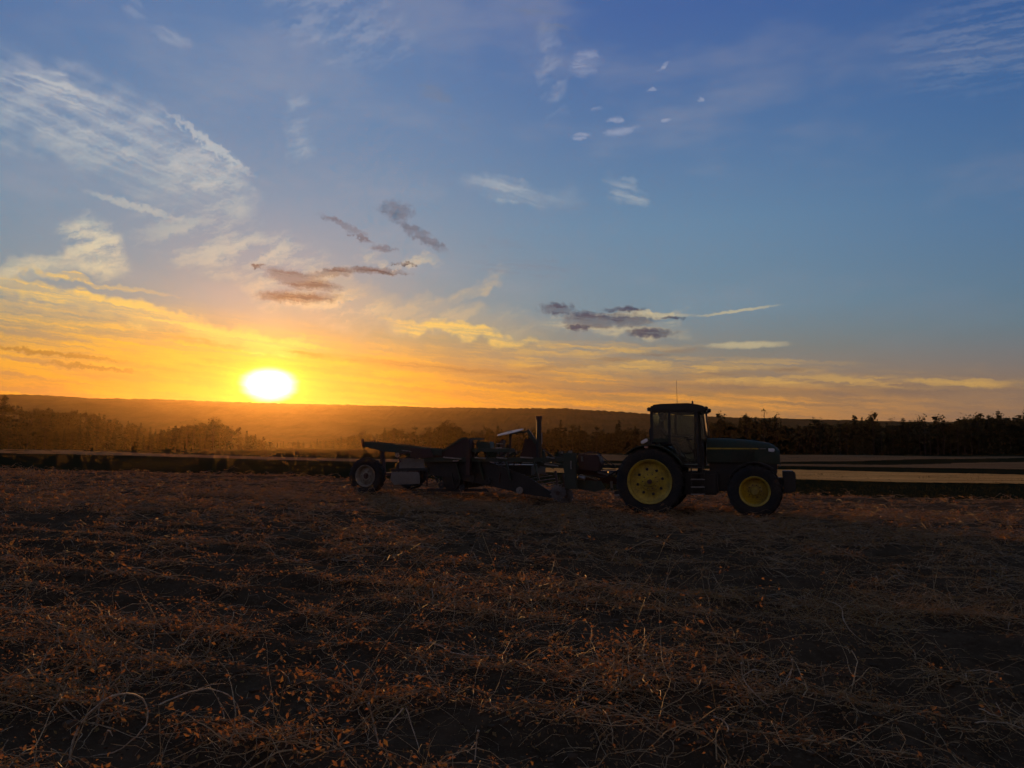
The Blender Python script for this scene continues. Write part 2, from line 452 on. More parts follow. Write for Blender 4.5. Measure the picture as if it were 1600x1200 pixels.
# ------------------------------------------------------------------ strips of stubble beyond the field, lying on the ground
def drop(px, py):
    """point of the terrain seen at a place of the picture"""
    d = ray(px, py); lo, hi = 1.5, 900.0
    f = lambda t: d.z * t - float(base_z(np.array(d.x * t), np.array(d.y * t)))
    for _ in range(46):
        m = (lo * hi) ** .5
        if f(m) > 0: lo = m
        else: hi = m
    return d.x * lo, d.y * lo
def strip(name, mat, pxs, tops, bots, x0, x1, lift=.05, step=7, rows=5):
    xs = np.arange(x0, x1 + 1, step); v = []
    for x in xs:
        a = np.interp(x, pxs, tops); b = np.interp(x, pxs, bots)
        pa, pb = drop(x, a), drop(x, b)
        for r_ in range(rows):
            t = r_ / (rows - 1); X = pb[0] + (pa[0] - pb[0]) * t; Y = pb[1] + (pa[1] - pb[1]) * t
            if r_ in (0, rows - 1): Y += (random.random() - .5) * Y * .02
            v.append((X, Y, float(ground_z(np.array(X), np.array(Y))) + lift))
    f = []
    for i in range(len(xs) - 1):
        for j in range(rows - 1):
            a = i * rows + j; f.append((a, a + rows, a + rows + 1, a + 1))
    return tag(link(name, np_mesh(name, v, f, smooth=True), mats=[mat]), kind='structure')
def stubble_mat(name, c0, c1):
    m, nt, bs = material(name)
    P = geo(nt); Pm = nt.mapping(P, (0, 0, 0), (0, 0, R(7)), (1 / 12., 1 / 1.2, 1), 'POINT')
    a = nt.noise(Pm, 1.0, 5, .6); b = nt.noise(P, 3.0, 4, .7)
    c = nt.mix(nt.mr(a, .38, .62), (*c0, 1), (*c1, 1)); c = nt.mix(nt.mr(b, .5, .8) * .4, c, tuple(x * .5 for x in c0) + (1,))
    setb(nt, bs, color=c, rough=1.0, spec=0.0, normal=bump(nt, b, .8, .06))
    return m
m_straw = stubble_mat('straw_stubble', (.36, .19, .055), (.66, .38, .12))
m_grey = stubble_mat('pale_stubble', (.11, .070, .034), (.22, .14, .068))
m_straw2 = stubble_mat('weathered_stubble', (.17, .10, .045), (.34, .20, .09))
strip('stubble_field', m_straw2, [-400, 0, 200, 400, 560, 700], [699, 702, 707, 713.5, 717.5, 719], [703.5, 707, 712, 718.5, 722, 723], -300, 690)
strip('stubble_field', m_straw, [700, 820, 1000, 1243, 1400, 1600, 1800], [733, 732, 732.5, 734.5, 738.5, 742.5, 747], [736, 738, 742, 750, 754.5, 757, 762], 704, 1810)
strip('stubble_field', m_grey, [1000, 1222, 1350, 1450, 1600, 1800], [710.5, 710.5, 711, 712.5, 714.5, 716], [720, 721.5, 720.5, 718, 717, 717.6], 904, 1810)
strip('stubble_field', m_grey, [1000, 1222, 1300, 1400, 1500, 1600, 1800], [724, 724.5, 725.5, 726.5, 723.5, 722, 721], [727, 728, 729.5, 730.5, 732, 733.5, 735], 904, 1810)

# ------------------------------------------------------------------ wooded ridge behind the valley
rt = np.array([(-1200, 618), (-600, 618), (-200, 618), (0, 620), (90, 620.5), (130, 624), (200, 626), (300, 628), (400, 632), (500, 635), (600, 637), (700, 640), (800, 641.5), (880, 641.5),
               (950, 646), (1010, 651), (1100, 655), (1300, 660), (1600, 664), (2600, 668)], float)
rx_ = np.concatenate([np.linspace(-2900, -1250, 80), np.linspace(-1245, 1250, 620), np.linspace(1270, 2900, 60)])
ry_ = np.concatenate([np.linspace(700, 1400, 26), np.linspace(1420, 1600, 10), np.linspace(1650, 2400, 8)])
RX, RY = np.meshgrid(rx_, ry_)
top = (700 - np.interp(800 + F * RX / 1500, rt[:, 0], rt[:, 1])) / F * 1500
prof = sstep(RY, 700, 1500) * (1 - .9 * sstep(RY, 1530, 2300))
RZ = top * prof * (1 + .05 * fbm(RX * .004, RY * .004, 3) * (1 - sstep(RY, 1300, 1460))) - 6 * (1 - sstep(RY, 700, 850))
RZ = RZ + (RNG.random(RX.shape) * 2.2 + 1.2 * vn2(RX * .03, RY * .03)) * sstep(RY, 720, 860)
nx, ny = len(rx_), len(ry_)
ii = (np.arange(ny - 1)[:, None] * nx + np.arange(nx - 1)[None, :]).ravel()
m_ridge, nt, bs = material('far_forest_cover')
P = geo(nt)
c = nt.mix(nt.mr(nt.noise(P, .012, 5, .6), .4, .62), (.020, .030, .014, 1), (.045, .045, .022, 1))
c = nt.mix(nt.mr(nt.noise(P, .08, 4, .7), .5, .75) * .6, c, (.07, .055, .03, 1))
setb(nt, bs, color=c, rough=1.0, spec=0.0)
tag(link('hills', np_mesh('hills', np.stack([RX.ravel(), RY.ravel(), RZ.ravel()], 1), np.stack([ii, ii + 1, ii + nx + 1, ii + nx], 1)), mats=[m_ridge]), kind='structure')

# ------------------------------------------------------------------ haze
HAZE = 0.52e-4
hb = bpy.data.meshes.new('haze'); bm = bmesh.new(); bmesh.ops.create_cube(bm, size=1)
for v in bm.verts:
    v.co = Vector((v.co.x * 6400, 1350 + v.co.y * 3500, -9.0 if v.co.z < 0 else 112.0))
bm.to_mesh(hb); bm.free()
m_haze = bpy.data.materials.new('haze_air'); m_haze.use_nodes = True
ht = m_haze.node_tree; ht.nodes.remove(ht.nodes['Principled BSDF'])
pv = ht.nodes.new('ShaderNodeVolumePrincipled')
pv.inputs['Color'].default_value = (.97, .68, .36, 1); pv.inputs['Density'].default_value = HAZE; pv.inputs['Anisotropy'].default_value = .85
ht.links.new(pv.outputs[0], ht.nodes['Material Output'].inputs['Volume'])
ho = tag(link('haze', hb, mats=[m_haze]), kind='stuff')

# ------------------------------------------------------------------ trees
def leafquads(c, size, n, rng, flat=0.0):
    """small random leaf faces (triangles) about given centres"""
    c = np.repeat(c, n, 0) if n > 1 else c
    m = len(c)
    a = rng.normal(size=(m, 3)); b = rng.normal(size=(m, 3)); a[:, 2] *= 1 - flat; b[:, 2] *= 1 - flat
    a /= np.linalg.norm(a, axis=1)[:, None]; b /= np.linalg.norm(b, axis=1)[:, None]
    s = size * (.6 + .8 * rng.random(m))[:, None]
    return np.stack([c + a * s, c + b * s, c - (a + b) * .6 * s], 1)
def tube_np(path, rad, n=5):
    v = []; f = []
    path = [np.array(p, float) for p in path]
    for i, p in enumerate(path):
        d = path[min(i + 1, len(path) - 1)] - path[max(i - 1, 0)]; d /= np.linalg.norm(d) + 1e-9
        u = np.cross(d, (0, 0, 1) if abs(d[2]) < .9 else (1, 0, 0)); u /= np.linalg.norm(u); w = np.cross(d, u)
        r_ = rad[i] if hasattr(rad, '__len__') else rad
        for k in range(n):
            t = 2 * math.pi * k / n; v.append(p + (u * math.cos(t) + w * math.sin(t)) * r_)
    for i in range(len(path) - 1):
        for k in range(n):
            a, b = i * n + k, i * n + (k + 1) % n; f += [(a, b, b + n), (a, b + n, a + n)]
    return np.array(v), np.array(f)
def tri_soup(T): return T.reshape(-1, 3), np.arange(len(T) * 3).reshape(-1, 3)
def make_spruce(rng, slim=1.0, gap=0.0, ls=1.0, lm=3):
    H = 1.0; T = []
    n = 22 if lm > 1 else 15
    for i in range(n):
        z = .04 + .94 * (i / n) ** .92 + rng.normal() * .006
        Lr = .165 * slim * (1 - z) ** .8 * (.8 + .45 * rng.random()) + .016
        for k in range(7):
            if rng.random() < gap: continue
            an = rng.random() * 6.28; L = Lr * (.55 + .6 * rng.random())
            t = np.linspace(.15, 1, 5)
            c = np.stack([np.cos(an) * L * t, np.sin(an) * L * t, z - .35 * L * t + .12 * L * t ** 3], 1) + rng.normal(size=(5, 3)) * .006
            T.append(leafquads(c, ls * .024 * (.6 + .5 * (1 - z)), lm, rng, .3))
    c = np.stack([np.zeros(5), np.zeros(5), np.linspace(.93, 1.0, 5)], 1); T.append(leafquads(c, .007, 2, rng))
    return tri_soup(np.concatenate(T)), tube_np([(0, 0, -.03), (.002, 0, .4), (0, .002, .96)], [.016, .011, .002])
def make_birch(rng, wide=1.0, pine=False, ls=1.0, low=0.0):
    T = []; nb = 15 if not pine else 10
    V_, F_ = tube_np([(0, 0, -.03), (.012, .004, .35), (-.006, .01, .7), (0, 0, .92)], [.016, .012, .007, .002])
    vs, fs = [V_], [F_]; off = len(V_)
    for i in range(nb):
        z = (.30 - low if not pine else .45) + (.62 + low if not pine else .47) * rng.random()
        an = rng.random() * 6.28
        env = math.sin(math.pi * min(1, max(0, (z - .02) / 1.0))) ** .7
        rr = .20 * wide * env * (.3 + .7 * rng.random())
        cc = np.array([math.cos(an) * rr, math.sin(an) * rr, z])
        s = .075 * wide * (.7 + .6 * rng.random())
        q = rng.normal(size=(26, 3)) * np.array([s, s, s * .62]) * .62 + cc
        T.append(leafquads(q, .022 * ls, 3, rng))
        v, f = tube_np([(0, 0, z * .8), cc * .6 + np.array([0, 0, z * .36]), cc], [.005, .004, .0015], 4)
        vs.append(v); fs.append(f + off); off += len(v)
    q = rng.normal(size=(22, 3)) * np.array([.03, .03, .04]) + (0, 0, .94); T.append(leafquads(q, .016, 2, rng))
    return tri_soup(np.concatenate(T)), (np.concatenate(vs), np.concatenate(fs))
def leafmat(name, c0, c1, tr=.25):
    m, nt, bs = material(name)
    n = nt.n.new('ShaderNodeNewGeometry'); rnd = V(nt, n.outputs['Random Per Island'])
    oi = nt.n.new('ShaderNodeObjectInfo'); ro = V(nt, oi.outputs['Random'])
    c = nt.mix(rnd, (*c0, 1), (*c1, 1)); c = nt.mix(ro * .5, c, tuple(x * .6 for x in c0) + (1,))
    setb(nt, bs, color=c, rough=.85, spec=.1)
    td = nt.n.new('ShaderNodeBsdfTranslucent'); nt.put(td.inputs[0], c)
    ms = nt.n.new('ShaderNodeMixShader'); ms.inputs[0].default_value = tr
    nt.l.new(bs.outputs[0], ms.inputs[1]); nt.l.new(td.outputs[0], ms.inputs[2])
    nt.l.new(ms.outputs[0], nt.n['Material Output'].inputs[0])
    return m
m_spruce = leafmat('spruce_needles', (.016, .026, .014), (.032, .045, .022), .12)
m_birch = leafmat('birch_leaves', (.04, .045, .018), (.085, .07, .028), .3)
m_pine = leafmat('pine_needles', (.020, .030, .016), (.04, .05, .026), .15)
m_bark, nt, bs = material('bark'); setb(nt, bs, color=nt.mix(nt.noise(objc(nt), 9, 4), (.020, .014, .010, 1), (.045, .034, .026, 1)), rough=.9)

trng = np.random.default_rng(11)
TREES = []
for k in range(5): TREES.append(('spruce', make_spruce(trng, .75 + .14 * k, .05 * k), m_spruce))
for k in range(4): TREES.append(('birch', make_birch(trng, .8 + .14 * k), m_birch))
for k in range(3): TREES.append(('pine', make_birch(trng, .75 + .15 * k, True), m_pine))
MASS = [('spruce', make_spruce(trng, 1.0 + .15 * k, 0, 2.2, 1), m_spruce) for k in range(3)] + [('birch', make_birch(trng, 1.25, False, 1.8, .22), m_birch) for k in range(3)]
TM = []
for kind, ((cv, cf), (tv, tf)), mt in TREES:
    cm = np_mesh('crown', cv, cf); cm.materials.append(mt)
    tm = np_mesh('trunk', tv, tf); tm.materials.append(m_bark)
    TM.append((kind, cm, tm))
KINDN = {'spruce': 'spruce_tree', 'birch': 'birch_tree', 'pine': 'pine_tree'}
protos = {}
n_tree = 0
def place_tree(ti, x, y, h, label, group):
    global n_tree
    kind, cm, tm = TM[ti]
    z = float(ground_z(np.array(x), np.array(y)))
    wide = (.85 + .4 * random.random()); rz = random.random() * 6.28
    if ti not in protos:
        o = bpy.data.objects.new(KINDN[kind], None); c = bpy.data.objects.new('crown', cm); t = bpy.data.objects.new('trunk', tm)
        c.parent = o; t.parent = o; protos[ti] = (o, c, t)
    else:
        o, c, t = (q.copy() for q in protos[ti]); c.parent = o; t.parent = o
    for q in (o, c, t): col.objects.link(q)
    o.empty_display_size = .2
    o.location = (x, y, z); o.scale = (h * wide, h * wide, h); o.rotation_euler = (0, 0, rz)
    tag(o, label, 'tree', group); n_tree += 1
    return o

SK_HILL = [(-400, 612), (-200, 616), (-60, 618), (0, 619), (25, 624), (45, 633), (100, 638), (140, 643), (180, 649), (215, 658), (245, 667), (275, 675)]
SK_LEFT = [(-400, 640), (0, 655), (60, 660), (150, 664), (225, 672), (243, 676), (252, 664), (262, 659), (272, 661), (290, 657), (312, 655), (335, 652), (352, 657), (372, 664), (388, 669), (402, 677), (416, 684), (432, 688)]
SK_VAL = [(400, 687), (440, 688), (480, 686), (520, 683), (550, 677), (575, 672)]
SK_MID = [(545, 680), (575, 674), (600, 668), (618, 662), (635, 666), (665, 668), (690, 657), (706, 657), (722, 666), (760, 663), (800, 666), (840, 666), (868, 660), (876, 656), (890, 662), (920, 665), (945, 668), (960, 664), (968, 657), (985, 663), (1010, 660), (1060, 661), (1100, 659)]
SK_RIGHT = [(1085, 660), (1105, 656), (1114, 649), (1124, 645), (1134, 650), (1146, 656), (1156, 650), (1166, 647), (1176, 650), (1186, 645), (1194, 641), (1203, 649), (1212, 646), (1222, 656), (1236, 655), (1260, 657), (1282, 652), (1292, 654), (1305, 658),
            (1322, 651), (1335, 648), (1350, 650), (1364, 643), (1372, 655), (1395, 654), (1430, 650), (1470, 648), (1500, 646), (1530, 644), (1562, 641), (1580, 643), (1600, 642), (1750, 640), (1950, 636)]
def mixkind(bias):
    r_ = random.random()
    if r_ < bias: return random.choice([0, 1, 2, 3, 4])
    if r_ < bias + (1 - bias) * .6: return random.choice([5, 6, 7, 8])
    return random.choice([9, 10, 11])
BUCKET = {}
def row(sk, x0, x1, dist, jit, step, bias, places, drop_=.30):
    xs_, ys_ = zip(*sk); x = x0
    while x < x1:
        Yd = dist + random.uniform(-jit, jit)
        top_ = np.interp(x, xs_, ys_)
        X = (x - 800) / F * Yd
        g = float(ground_z(np.array(X), np.array(Yd)))
        k_ = random.random() ** 1.3 * drop_
        h = ((700 - top_) / F * Yd - g) * (1.03 - k_)
        if 0 < h < 60:
            ti = mixkind(bias); kind = TM[ti][0]
            where = next(p_ for lim, p_ in places if x < lim)
            o = place_tree(ti, X, Yd, h, None, None)
            BUCKET.setdefault((('tall' if k_ < drop_ * .3 else 'shorter'), kind, where), []).append((x, o))
        x += step * random.uniform(.6, 1.4)
row(SK_RIGHT, 1088, 1640, 305, 6, 9.0, .62, [(1132, 'dark wood just ahead of the cab'), (1176, 'dark wood over the rear of the bonnet'), (1224, 'dark wood over the front of the bonnet'), (1268, 'dark wood beyond the tractor nose'),
    (1312, 'dip of the dark wood right of the tractor'), (1384, 'dark wood just right of its dip'), (1450, 'middle of the dark wood at right'), (1530, 'higher dark wood towards the right edge'), (9999, 'dark wood at the right edge')])
row(SK_MID, 560, 1085, 335, 8, 9.5, .55, [(610, 'hazy wood above the digger wheel'), (665, 'hazy wood above the rear elevator'), (720, 'hazy wood above the sloping cover'), (780, 'wood behind the upper deck'), (836, 'wood left of the mast'),
    (890, 'wood just right of the mast'), (945, 'wood above the drawbar'), (1012, 'wood just behind the cab'), (9999, 'wood seen through the cab')])
row(SK_VAL, 405, 575, 400, 12, 11, .5, [(470, 'low wood right under the sun'), (9999, 'low hazy wood right of the sun')])
row(SK_LEFT, 240, 432, 250, 6, 9.5, .35, [(290, 'left end of the clump left of the sun'), (350, 'highest part of the clump left of the sun'), (9999, 'sunward end of the clump left of the sun')])
row(SK_LEFT, -20, 240, 250, 6, 13, .35, [(70, 'foot of the slope at the left edge'), (150, 'foot of the left slope, midway'), (9999, 'foot of the slope before the clump')])
row(SK_HILL, -30, 275, 405, 12, 9.5, .45, [(60, 'top of the slope at the left edge'), (140, 'upper middle of the left slope'), (210, 'lower middle of the left slope'), (9999, 'low end of the left slope')])
ORD = ['first', 'second', 'third', 'fourth', 'fifth', 'sixth', 'seventh', 'eighth', 'ninth', 'tenth', 'eleventh', 'twelfth']
LK = {'spruce': 'pointed spruce', 'birch': 'round-topped broadleaf tree', 'pine': 'open-crowned pine'}
for (size_, kind, where), lst in BUCKET.items():
    lst.sort(key=lambda t: t[0])
    for i, (x, o) in enumerate(lst):
        lab = f"{size_} {LK[kind]} in the {where}" if 'slope' not in where and 'clump' not in where else f"{size_} {LK[kind]} at the {where}"
        if len(lst) > 1: lab = f"{ORD[i]} {lab}"
        tag(o, lab, 'tree', f"{kind} trees of the {'right' if o.location.x > 70 else 'left' if o.location.x < -75 else 'middle'} wood")

# some that stand out on the skyline
def lone(ti, px, top_, Yd, label, group=None):
    X = (px - 800) / F * Yd; g = float(ground_z(np.array(X), np.array(Yd)))
    place_tree(ti, X, Yd, ((700 - top_) / F * Yd - g), label, group)
lone(10, 1194, 640, 300, 'broad round-headed pine, highest crown above the tractor bonnet')
lone(9, 1124, 643.5, 300, 'ragged pine poking above the wood ahead of the windscreen')
lone(6, 1166, 646, 299, 'small round tree between the two tall pines over the bonnet')
lone(11, 1213, 645, 301, 'leaning open pine at the nose end of the clump over the bonnet')
lone(2, 1334, 646, 302, 'spiky spruce standing first of a pair right of the dip in the skyline')
lone(5, 1364, 642, 303, 'narrow-stemmed tree with a round tuft, sticking up alone right of the dip')
lone(1, 1560, 639, 303, 'sharp spruce top rising highest near the right end of the dark wood')
lone(0, 876, 654, 330, 'slim spruce tip rising from the wood right of the harvester mast')
lone(7, 699, 654, 330, 'dark bushy crown standing above the wood over the middle of the harvester')
lone(0, 967, 655, 330, 'thin dead-looking spruce spire in the wood just behind the cab')
lone(8, 334, 650, 247, 'big rounded tree, highest of the hazy clump left of the sun')
lone(5, 6, 616, 400, 'dark rounded tree crowning the slope at the left edge of the ridge')

# the wood behind the front row reads as one mass
def forest(name, specs):
    vs, fs, mi = [], [], []; off = 0
    order = [m_spruce, m_birch, m_pine, m_bark]
    for sk, x0, x1, d0, d1, n, bias, lower in specs:
        xs_, ys_ = zip(*sk)
        for _ in range(n):
            px = random.uniform(x0, x1); Yd = random.uniform(d0, d1); top_ = np.interp(px, xs_, ys_) + lower
            X = (px - 800) / F * Yd; g = float(ground_z(np.array(X), np.array(Yd)))
            h = ((700 - top_) / F * Yd - g) * (random.uniform(.82, 1.0) if random.random() < .6 else random.uniform(.3, .7))
            if not 0 < h < 60: continue
            kind, ((cv, cf), (tv, tf)), mt = MASS[random.randrange(3) + (0 if random.random() < bias else 3)]
            sel = cf
            a = random.random() * 6.28; w = h * random.uniform(1.0, 1.5); ca, sa = math.cos(a) * w, math.sin(a) * w
            v = np.stack([cv[:, 0] * ca - cv[:, 1] * sa + X, cv[:, 0] * sa + cv[:, 1] * ca + Yd, cv[:, 2] * h + g], 1)
            vs.append(v); fs.append(sel + off); mi.append(np.full(len(sel), {'spruce': 0, 'birch': 1, 'pine': 2}[kind])); off += len(v)
            tv2 = np.stack([tv[:, 0] * ca - tv[:, 1] * sa + X, tv[:, 0] * sa + tv[:, 1] * ca + Yd, tv[:, 2] * h + g], 1)
            vs.append(tv2); fs.append(tf + off); mi.append(np.full(len(tf), 3)); off += len(tv2)
    me = np_mesh(name, np.concatenate(vs), np.concatenate(fs), np.concatenate(mi))
    return tag(link(name, me, mats=order), kind='stuff')
forest('forest', [(SK_RIGHT, 1080, 1950, 312, 345, 330, .6, 5.5), (SK_MID, 545, 1100, 343, 380, 210, .55, 6), (SK_VAL, 400, 580, 413, 450, 60, .5, 3)])
forest('forest', [(SK_LEFT, -300, 425, 256, 290, 215, .35, 6), (SK_HILL, -400, 275, 330, 440, 180, .45, 5)])
print('trees', n_tree)

# ================================================================== mesh building for machines
class MB:
    def __init__(s): s.v = []; s.f = []
    def add(s, v, f):
        o = len(s.v); s.v += [tuple(p) for p in v]; s.f += [tuple(i + o for i in q) for q in f]; return s
    def box(s, c, d, rot=None):
        v = [Vector((x * d[0] / 2, y * d[1] / 2, z * d[2] / 2)) for x in (-1, 1) for y in (-1, 1) for z in (-1, 1)]
        if rot is not None: v = [rot @ p for p in v]
        v = [p + Vector(c) for p in v]
        return s.add(v, [(0, 1, 3, 2), (4, 6, 7, 5), (0, 4, 5, 1), (2, 3, 7, 6), (0, 2, 6, 4), (1, 5, 7, 3)])
    def bar(s, a, b, w, h=None, up=(0, 0, 1)):
        a, b = Vector(a), Vector(b); d = (b - a); L = d.length; d.normalize()
        u = d.cross(Vector(up)); u = u.normalized() if u.length > 1e-4 else Vector((0, 1, 0)); n = u.cross(d)
        rot = Matrix((d, u, n)).transposed()
        return s.box((a + b) / 2, (L, w, h or w), rot)
    def tube(s, path, r, n=10, caps=True):
        v, f = tube_np([tuple(p) for p in path], r if hasattr(r, '__len__') else [r] * len(path), n)
        o = len(s.v); s.add(v, [tuple(int(i) for i in q) for q in f])
        if caps:
            k = len(path) - 1
            s.f.append(tuple(o + i for i in range(n))[::-1]); s.f.append(tuple(o + k * n + i for i in range(n)))
        return s
    def prism(s, poly, y0, y1, f=lambda x, z, y: (x, y, z)):
        n = len(poly); v = [f(x, z, y0) for x, z in poly] + [f(x, z, y1) for x, z in poly]
        fc = [tuple(range(n))[::-1], tuple(range(n, 2 * n))] + [(i, (i + 1) % n, (i + 1) % n + n, i + n) for i in range(n)]
        return s.add(v, fc)
    def lathe(s, prof, n=40, c=(0, 0, 0), closed=False):
        """profile (r, y) turned about the Y axis"""
        v = []; f = []; m = len(prof)
        for i in range(n):
            t = 2 * math.pi * i / n
            for r_, y_ in prof: v.append((c[0] + r_ * math.cos(t), c[1] + y_, c[2] + r_ * math.sin(t)))
        for i in range(n):
            for j in range(m - (0 if closed else 1)):
                a, b = i * m + j, i * m + (j + 1) % m; a2, b2 = ((i + 1) % n) * m + j, ((i + 1) % n) * m + (j + 1) % m
                f.append((a, b, b2, a2))
        return s.add(v, f)
    def build(s, name, mat, parent=None, bevel=0.0, smooth=None, loc=None):
        me = bpy.data.meshes.new(name); me.from_pydata(s.v, [], s.f); me.validate()
        bm = bmesh.new(); bm.from_mesh(me); bmesh.ops.recalc_face_normals(bm, faces=bm.faces)
        if bevel:
            ed = [e for e in bm.edges if len(e.link_faces) == 2 and e.calc_face_angle(0) > .6]
            bmesh.ops.bevel(bm, geom=ed, offset=bevel, segments=2, affect='EDGES', clamp_overlap=True)
        if smooth is not None:
            for f_ in bm.faces: f_.smooth = True
            for e in bm.edges:
                if len(e.link_faces) == 2 and e.calc_face_angle(0) > R(smooth): e.smooth = False
        bm.to_mesh(me); bm.free()
        o = link(name, me, parent, [mat])
        if loc is not None: o.location = loc
        return o

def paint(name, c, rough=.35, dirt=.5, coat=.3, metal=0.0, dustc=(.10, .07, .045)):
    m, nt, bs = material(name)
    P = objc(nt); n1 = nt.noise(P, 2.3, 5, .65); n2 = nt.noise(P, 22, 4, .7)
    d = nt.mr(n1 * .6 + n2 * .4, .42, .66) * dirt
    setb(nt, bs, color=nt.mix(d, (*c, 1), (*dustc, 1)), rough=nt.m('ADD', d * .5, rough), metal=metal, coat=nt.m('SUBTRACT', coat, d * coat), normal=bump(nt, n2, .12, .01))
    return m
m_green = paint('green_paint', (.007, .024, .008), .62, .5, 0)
m_yellow = paint('yellow_paint', (.54, .37, .02), .5, .85)
m_cream = paint('pale_wheel_paint', (.30, .27, .21), .6, .8, 0)
m_black = paint('black_metal', (.008, .008, .009), .5, .35, .1)
m_rubber = paint('tyre_rubber', (.010, .010, .011), .85, .55, 0)
m_steel = paint('worn_steel', (.30, .29, .28), .38, .55, 0, .8)
m_wornrim = paint('soil_polished_steel', (.16, .15, .15), .5, .9, 0, .5)
m_rust = paint('dull_red_oxide_paint', (.055, .020, .016), .6, .6, 0)
m_dkgreen = paint('faded_green_paint', (.020, .036, .022), .55, .6, .05)
m_grey = paint('grey_sheet_metal', (.17, .16, .14), .5, .5, 0)
m_pale = paint('pale_plastic', (.40, .38, .34), .5, .25, 0)
m_skin, nt, bs = material('skin'); setb(nt, bs, color=(.36, .20, .14), rough=.6)
m_cloth, nt, bs = material('dark_cloth'); setb(nt, bs, color=nt.mix(nt.noise(objc(nt), 30, 3), (.02, .022, .03, 1), (.035, .038, .05, 1)), rough=.9)
m_hair, nt, bs = material('hair'); setb(nt, bs, color=(.02, .014, .01), rough=.7)
m_glass, nt, bs = material('tinted_cab_glass')
mo = nt.n['Material Output']
tr = nt.n.new('ShaderNodeBsdfTransparent'); tr.inputs[0].default_value = (.74, .82, .78, 1)
gl = nt.n.new('ShaderNodeBsdfGlossy'); gl.inputs['Roughness'].default_value = .06; gl.inputs[0].default_value = (.9, .9, .9, 1)
df = nt.n.new('ShaderNodeBsdfDiffuse'); df.inputs[0].default_value = (.22, .20, .17, 1)
dm = nt.n.new('ShaderNodeMixShader'); nt.put(dm.inputs[0], nt.mr(nt.noise(objc(nt), 5, 5, .7), .35, .75, .03, .17))
nt.l.new(tr.outputs[0], dm.inputs[1]); nt.l.new(df.outputs[0], dm.inputs[2])
lw = nt.n.new('ShaderNodeFresnel'); lw.inputs[0].default_value = 1.45
mx = nt.n.new('ShaderNodeMixShader'); nt.l.new(lw.outputs[0], mx.inputs[0]); nt.l.new(dm.outputs[0], mx.inputs[1]); nt.l.new(gl.outputs[0], mx.inputs[2])
nt.l.new(mx.outputs[0], mo.inputs[0])
m_lens, nt, bs = material('lamp_lens'); setb(nt, bs, color=(.7, .7, .72), rough=.12, coat=1.0)
m_redlens, nt, bs = material('tail_lamp_lens'); setb(nt, bs, color=(.42, .20, .15), rough=.15, coat=1.0)

def tyre_parts(wheel, OR, IR, W_, lugs, lug_h, mat, cen):
    hw = W_ / 2; sw = hw * 1.04
    prof = [(IR, -hw * .72), (IR + .02, -hw * .86), ((IR + OR) / 2, -sw), (OR - lug_h - .03, -hw * .95), (OR - lug_h, -hw * .8), (OR - lug_h + .004, 0), (OR - lug_h, hw * .8),
            (OR - lug_h - .03, hw * .95), ((IR + OR) / 2, sw), (IR + .02, hw * .86), (IR, hw * .72)]
    t = MB().lathe(prof, 56, cen)
    for side in (-1, 1):
        for k in range(lugs):
            a0 = 2 * math.pi * (k + (.5 if side > 0 else 0)) / lugs; da = 2 * math.pi / lugs * .9
            sec = []
            for (tt, yy, ro) in ((0, .02, OR), (.45, .5, OR), (.85, .93, OR - .012), (1.05, 1.0, OR - lug_h - .05)):
                a = a0 + da * tt; wv = .020 + .012 * tt; ri = OR - lug_h - .05 if tt < 1 else OR - lug_h - .10
                y_ = cen[1] + side * hw * yy
                for (r_, s_) in ((ri, -1.3), (ro, -1), (ro, 1), (ri, 1.3)):
                    an = a + s_ * wv / OR
                    sec.append((cen[0] + r_ * math.cos(an), y_, cen[2] + r_ * math.sin(an)))
            fs = []
            for i in range(3):
                o = i * 4; fs += [(o, o + 1, o + 5, o + 4), (o + 1, o + 2, o + 6, o + 5), (o + 2, o + 3, o + 7, o + 6)]
            fs += [(0, 3, 2, 1), (12, 13, 14, 15)]
            t.add(sec, fs)
    return t.build('tyre', mat, wheel, smooth=35)

# ================================================================== tractor
HEAD = R(-18)
hc, hs = math.cos(HEAD), math.sin(HEAD)
def frame_at(px, py, Y, lx, ly, lz):
    """origin of a machine whose local point (lx, ly, lz) stands at a seen place"""
    w = at(px, py, Y); rotm = Matrix.Rotation(HEAD, 3, 'Z'); return w - rotm @ Vector((lx, ly, lz))
class Frame:
    def __init__(s, o): s.o = o; s.inv = Matrix.Rotation(-HEAD, 3, 'Z')
    def q(s, px, py, ly):
        """local (x, z) where the view ray meets the local plane y = ly"""
        a = s.inv @ (Vector((0, 0, 0)) - s.o); d = s.inv @ ray(px, py)
        t = (ly - a.y) / d.y; p = a + d * t; return (p.x, p.z)
    def p(s, px, py, ly): x, z = s.q(px, py, ly); return Vector((x, ly, z))

